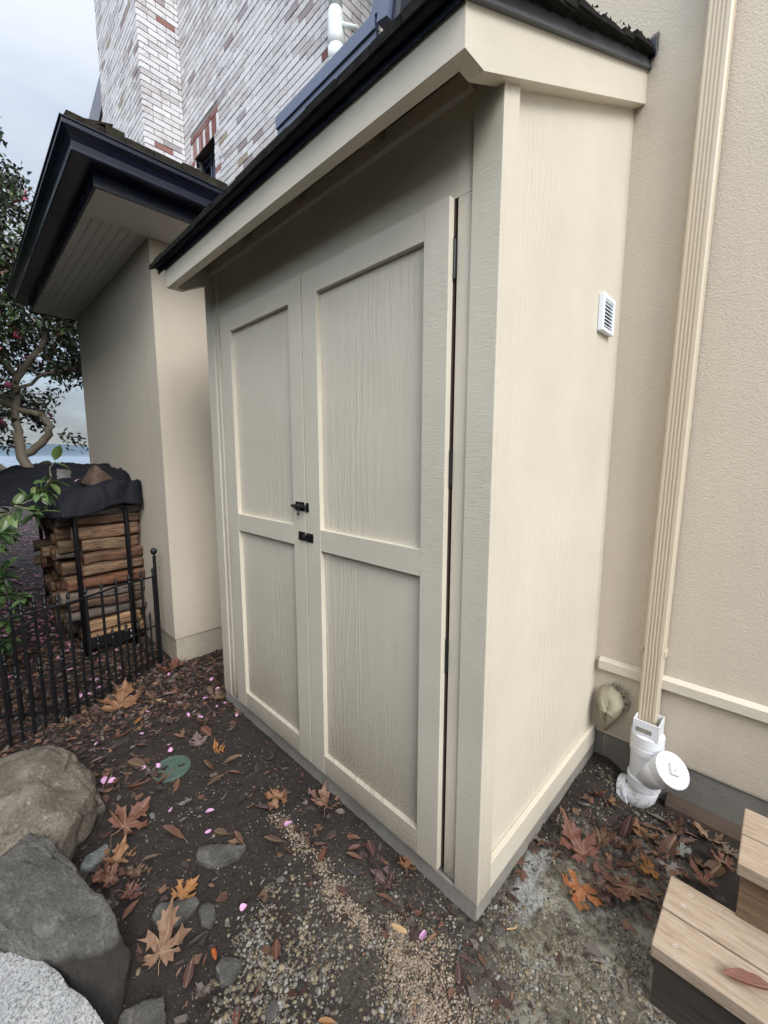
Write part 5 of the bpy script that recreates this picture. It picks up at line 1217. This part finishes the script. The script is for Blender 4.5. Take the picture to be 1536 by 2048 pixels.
hull_rock('stone', [(-3.5, -.42, 1.17), (-3.35, -.48, 1.17), (-3.36, -.36, 1.18), (-3.5, -.36, 1.26), (-3.38, -.44, 1.255), (-3.44, -.46, 1.27)], 'rock_dark', 'dark stone farther back on the black cloth, half hidden by its fold', 3, .006, 14, cat='stone', seed=33)
for i, (x, y, z) in enumerate(((-3.19, -.37, 1.185), (-3.62, -.52, 1.20))):
    o = bpy.data.objects.new('camellia_petal', pm[i]); sc.collection.objects.link(o); o.location = (x, y, z); o.scale = (.045, .04, .045); o.rotation_euler = (.3, -.5+.4*i, 1+i); tag(o, ('pink petal on the black cloth beside the brown wedge stone', 'pink petals on the left part of the black cloth')[i], 'petal', 'fallen pink petals')

# ================================================================== CAMELLIA TREE
tree = empty('camellia_tree', (-5.75, -.42, -.1), label='camellia tree with smooth crooked limbs, dark glossy leaves and pink flowers behind the firewood', cat='tree')
def wob(pts, k=.03, n=4):
    out = []
    for a, b in zip(pts, pts[1:]):
        a, b = Vector(a), Vector(b)
        for i in range(n): t = i/n; out.append(a.lerp(b, t)+Vector((noise.noise((a+b)*3+Vector((i, 0, 0))), noise.noise((a+b)*3+Vector((0, i, 0))), noise.noise((a+b)*3+Vector((0, 0, i)))))*k*(i > 0))
    return out+[Vector(pts[-1])]
def limb(pts, r0, r1, nm='limb', par=None):
    p = wob(pts); n = len(p); mb_ = MB().tube(p, [r0+(r1-r0)*i/(n-1) for i in range(n)], 10); mb_.build(nm, M['bark'], par or tree, smooth=True); return p
trunk = limb([(-5.38, -.26, -.2), (-5.44, -.30, .5), (-5.64, -.42, 1.1), (-5.80, -.47, 1.62)], .065, .048, 'trunk')
limbs = [
 limb([(-5.78, -.47, 1.35), (-5.72, -.37, 1.42), (-5.66, -.26, 1.55), (-5.60, -.18, 1.72), (-5.68, -.26, 1.84), (-5.80, -.38, 1.88), (-6.0, -.55, 1.98), (-6.1, -.8, 2.2)], .045, .030),
 limb([(-5.80, -.47, 1.55), (-5.84, -.46, 1.95), (-5.86, -.42, 2.25), (-5.80, -.30, 2.45), (-5.74, -.17, 2.65), (-5.70, -.10, 2.95), (-5.80, -.12, 3.3)], .042, .022),
 limb([(-5.86, -.42, 2.25), (-5.95, -.55, 2.5), (-6.1, -.65, 3.0), (-6.1, -.5, 3.8), (-6.2, -.35, 4.5)], .032, .012),
 limb([(-5.44, -.30, .5), (-5.70, -.55, 1.1), (-5.9, -.85, 1.5), (-6.2, -1.1, 2.0)], .045, .025),
 limb([(-5.86, -.44, 2.1), (-5.6, -.2, 2.3), (-5.3, .05, 2.35), (-5.1, .25, 2.4)], .02, .008),
 limb([(-5.70, -.15, 2.8), (-5.5, .05, 2.9), (-5.3, .3, 2.85)], .014, .006),
 limb([(-5.90, -.5, 2.5), (-5.7, -.75, 2.7), (-5.5, -.9, 2.75)], .014, .006)]
GREEN = [(.030, .060, .022), (.045, .085, .030), (.020, .042, .018), (.065, .11, .035), (.035, .05, .03), (.085, .12, .045), (.10, .045, .03)]
fo = MB(); bl_pts = []
def leaf(mb, c, d, nrm, ln, w, col):
    mb.col = col; sd_ = d.cross(nrm).normalized()*w; tip = c+d*ln; m1, m2 = c+d*ln*.35, c+d*ln*.7
    u_ = nrm*w*.45
    mb.add([c, m1-sd_+u_, m1, m1+sd_+u_, m2-sd_*.85+u_, m2, m2+sd_*.85+u_, tip-nrm*w*.3], [(0, 2, 1), (0, 3, 2), (1, 2, 5, 4), (2, 3, 6, 5), (4, 5, 7), (5, 6, 7)])
def rv(): return Vector((R.gauss(0, 1), R.gauss(0, 1), R.gauss(0, 1))).normalized()
def cluster(c, rad, n, ln=.075):
    for _ in range(n):
        p = c+rv()*rad*R.random()**.5; d = (rv()+Vector((0, 0, -.15))).normalized(); nn = (rv()*.7+Vector((0, 0, 1))).normalized()
        leaf(fo, p, d, nn, ln*R.uniform(.7, 1.15), ln*.22, kt(R.uniform(.6, 1.3), R.choice(GREEN)))
    if R.random() < .28: bl_pts.append(c+rv()*rad*.8)
# crown volume: positions between the limbs, kept out of the open window of sky low on the right
tw = MB(); made = 0
while made < 450:
    x, y, z = R.uniform(-7.2, -5.0), R.uniform(-1.5, .55), R.uniform(1.45, 5.1)
    dx, dy, dz = (x+6.1)/1.05, (y+.35)/1.0, (z-3.3)/1.95
    if dx*dx+dy*dy+dz*dz > 1: continue
    side = (x+5.9)*.55+(y+.4)*.85                 # to the right as one looks from the yard
    if z < 2.30+.0 and side > .02-.3*(z < 1.75): 
        if R.random() < .985: continue
    if z < 1.7 and R.random() < .25: continue
    if noise.noise(Vector((x*1.6, y*1.6, z*1.6))) < -.24: continue
    if z > 3.6 and side > .05: continue
    c = Vector((x, y, z)); cluster(c, R.uniform(.10, .19), R.randint(24, 40)); made += 1
    near = min((q for l in limbs for q in l), key=lambda q: (q-c).length_squared)
    if (near-c).length < 1.2: tw.tube(wob([near, near.lerp(c, .5)+Vector((0, 0, .06)), c], .02, 2), [.008, .006, .005, .004, .002][:5], 5)
for (x, y, z) in ((-5.55, -.10, 1.62), (-5.45, .0, 1.58), (-5.52, .0, 1.50), (-5.35, .08, 1.52), (-5.6, -.2, 1.9), (-5.66, -.12, 2.1), (-5.5, -.02, 2.18)): cluster(Vector((x, y, z)), .09, 16, .065)
for _k in range(46):
    x, y, z = R.uniform(-5.9, -5.1), R.uniform(-.15, .35), R.uniform(2.25, 3.0)
    cluster(Vector((x, y, z)), R.uniform(.08, .15), 26, .07)
for (x, y, z) in ((-6.15, -.30, 4.6), (-6.2, -.33, 4.95), (-6.22, -.31, 4.35), (-6.1, -.2, 4.0), (-6.2, -.4, 5.3)): cluster(Vector((x, y, z)), .10, 12, .06)
tw.build('twigs', M['bark'], tree, smooth=True); fo.build('crown', M['foliage'], tree, color=True)
fm_ = MB()
for k in range(11):
    a = k*2.4; r0 = .2+.02*k; d = Vector((cos(a), sin(a), .25+.05*k)).normalized(); s_ = d.cross(Vector((0, 0, 1))).normalized()*.28
    fm_.add([Vector((0, 0, 0)), d*.35-s_, d*.35+s_, d*.8-s_*.7, d*.8+s_*.7, d*.85+Vector((0, 0, .12))], [(0, 2, 1), (1, 2, 4, 3), (3, 4, 5)])
bm0 = bpy.data.meshes.new('blossom'); bm0.from_pydata(fm_.v, [], fm_.f); M['bloom'], _t, _b = new_mat('pink camellia flower', .6, (.62, .14, .24)); bm0.materials.append(M['bloom']); bm0.update()
for p in bl_pts[:80]:
    o = bpy.data.objects.new('blossom', bm0); sc.collection.objects.link(o); o.parent = tree; o.matrix_parent_inverse = Matrix.Translation(-tree.location); o.location = p; o.scale = (.042,)*3; o.rotation_euler = (R.uniform(-1.2, 1.2), R.uniform(-1.2, 1.2), R.uniform(0, 6))

# ================================================================== LOW CAMELLIA SHRUB reaching in from the left
def shrub(name, label, root_, sprigs, ln, cat='shrub', cols=None):
    sh = empty(name, root_, label=label, cat=cat); st_, lf = MB(), MB()
    for pts, k in sprigs:
        p = wob(pts, .015, 4); n = len(p); st_.tube(p, [.0065-.005*i/(n-1) for i in range(n)], 7)
        for i in range(k):
            t = R.uniform(.25, 1.0) if i > 2 else 1.0; f_ = t*(n-1); i0 = min(int(f_), n-2); c = p[i0].lerp(p[i0+1], f_-i0); ax = (p[i0+1]-p[i0]).normalized()
            d = (ax*.6+rv()*.9+Vector((0, 0, -.1))).normalized(); nn = (Vector((0, 0, 1))+rv()*.5).normalized()
            nn = (nn-d*nn.dot(d)).normalized(); lf.col = kt(R.uniform(.75, 1.25), R.choice(cols or GREEN[:6])); L0 = ln*R.uniform(.75, 1.1); w = L0*.24; sd_ = d.cross(nn)
            vs_ = []
            prof_ = [(0, .05), (.12, .55), (.3, .92), (.5, 1.0), (.7, .82), (.87, .45), (1, .03)]
            for tt, ww in prof_:
                q = c+d*(.012+L0*tt)-nn*(tt*tt*.18*L0)
                for s_ in (-1, -.5, 0, .5, 1): vs_.append(q+sd_*s_*w*ww+nn*abs(s_)*w*ww*.35)
            lf.add(vs_, [(a*5+b_, a*5+b_+1, a*5+b_+6, a*5+b_+5) for a in range(6) for b_ in range(4)])
    st_.build('stems', M['bark'], sh, smooth=True); lf.build('leaves', M['foliage'], sh, smooth=True, color=True); return sh
LG = [(.10, .16, .045), (.07, .13, .04), (.14, .20, .06), (.05, .10, .035)]
shrub('camellia_shrub', 'glossy green camellia sprig arching in from the left in front of the black cloth', (-2.45, -1.35, -.08),
      [([(-2.45, -1.35, -.05), (-2.40, -1.25, .6), (-2.28, -1.05, .97), (-2.14, -.87, 1.07), (-2.07, -.80, 1.125), (-2.015, -.73, 1.17), (-1.98, -.685, 1.24)], 46),
       ([(-2.28, -1.05, .97), (-2.18, -.95, 1.0), (-2.12, -.88, 1.01)], 16), ([(-2.07, -.80, 1.125), (-2.02, -.76, 1.11), (-1.97, -.74, 1.09)], 14), ([(-1.99, -.70, 1.2), (-1.96, -.66, 1.33)], 3)], .078, cols=LG)
shrub('camellia_shrub', 'darker leafy camellia bush low at the left, behind the fence pickets', (-3.1, -1.15, -.1),
      [([(-3.1, -1.15, -.1), (-3.05, -1.05, .3), (-2.95, -.93, .55), (-2.86, -.84, .62)], 60), ([(-3.1, -1.15, .1), (-3.0, -1.0, .45), (-2.9, -.86, .50), (-2.80, -.77, .48)], 60),
       ([(-3.05, -1.1, .3), (-3.0, -1.0, .7), (-2.95, -.9, .80)], 44), ([(-3.1, -1.1, .0), (-2.95, -.95, .15), (-2.85, -.86, .22)], 44), ([(-3.05, -1.1, .2), (-2.95, -1.0, .32), (-2.82, -.84, .36)], 44),
       ([(-3.1, -1.1, .3), (-3.15, -.95, .7), (-3.1, -.80, .86)], 60), ([(-3.1, -1.1, .4), (-3.3, -.9, .75), (-3.3, -.75, .92)], 60), ([(-3.1, -1.15, .1), (-3.2, -.95, .4), (-3.15, -.82, .62)], 60)], .078, cols=GREEN[:4]+LG[1:2])
# small far trees in front of the water
def far_tree(x, y, zb, h, w, lb, n=420):
    t_ = empty('tree', (x, y, zb), label=lb, cat='tree', group='small distant trees above the cloth'); MB().tube([(x, y, zb), (x, y, zb+h*.9)], [h*.02, h*.004], 6).build('trunk', M['bark'], t_)
    f_ = MB()
    for _ in range(n):
        q = R.random()**.8; zz = zb+h*(.25+.75*q); r_ = w*(1-q)**.7*R.random()**.5+.02*w; a = R.uniform(0, 6.28); c = Vector((x+r_*cos(a), y+r_*sin(a), zz)); s_ = h*.035; f_.col = tuple(v*R.uniform(.8, 1.5) for v in GREEN[1])
        f_.add([c+rv()*s_, c+rv()*s_, c+rv()*s_], [(0, 1, 2)])
    f_.build('crown', M['foliage'], t_, color=True)
def farpos(px, py, d):
    r_ = rt*((px-768)/F_PX)-up*((py-1024)/F_PX)+fw; return Vector((.5684, -.9857, 1.3531))+r_*d
far_tree(-60.5, 13.5, -9.0, 10.6, 1.6, 'small feathery tree against the water, next to the wing corner', 500)
far_tree(-63.5, 7.5, -9.5, 10.2, 2.0, 'small pale tree against the water, left of the other one', 350)

# ================================================================== HEDGES added outside the frame only to block low sky light
def sky_block_hedge(x0, x1, yf, yb, hh, lb):
    hd = MB(); nu, nv = int((x1-x0)*8), 26
    def hface(yy, sgn):
        b = len(hd.v)
        for j in range(nv+1):
            for i in range(nu+1):
                x = x0+(x1-x0)*i/nu; z = -.15+hh*j/nv; q = Vector((x, z, yy)); rd = .25*smooth(.75, 1.0, j/nv)
                hd.v.append((x, yy+sgn*(.10*noise.noise(q*2.5)+.06*noise.noise(q*7)-rd), z+.12*noise.noise(q*1.3)*(j/nv)))
        for j in range(nv):
            for i in range(nu): a = b+j*(nu+1)+i; hd.f.append((a, a+1, a+nu+2, a+nu+1) if sgn > 0 else (a, a+nu+1, a+nu+2, a+1)); hd.c.append(kt(R.uniform(.5, 1.3), GREEN[0]))
        return b
    b0 = hface(yf, 1); b1 = hface(yb, -1)
    for i in range(nu): a, c = b0+nv*(nu+1)+i, b1+nv*(nu+1)+i; hd.f.append((a, a+1, c+1, c)); hd.c.append(GREEN[0])
    for _ in range(int(450*(x1-x0))):
        x, z = R.uniform(x0, x1), R.uniform(0, hh-.2); leaf(hd, Vector((x, yf+R.uniform(-.05, .1), z)), rv(), rv(), .07, .02, kt(R.uniform(.6, 1.3), R.choice(GREEN[:5])))
    tag(hd.build('sky_block_hedge', M['foliage'], color=True), lb, 'sky_block_hedge')
sky_block_hedge(-9, 7, -3.6, -4.5, 3.1, 'unseen foliage screen added across the yard to block low sky light')
sky_block_hedge(-9, -2.3, -1.6, -2.4, 4.4, 'unseen foliage screen added left of the petal bed to block low sky light')
# ================================================================== AIR over the water
hz = MB().box(-8990, 6000, -6000, 8900, -75, 9.0); m = bpy.data.materials.new('sea haze'); m.use_nodes = True; t = m.node_tree; t.nodes.clear()
pv = N(t, 'ShaderNodeVolumePrincipled', inp={'Density': .00016}); pv.inputs['Color'].default_value = (.72, .85, 1.0, 1); o_ = N(t, 'ShaderNodeOutputMaterial'); L(t, pv.outputs[0], o_.inputs['Volume'])
M['haze'] = m; hz.build('haze', m, kind='stuff')
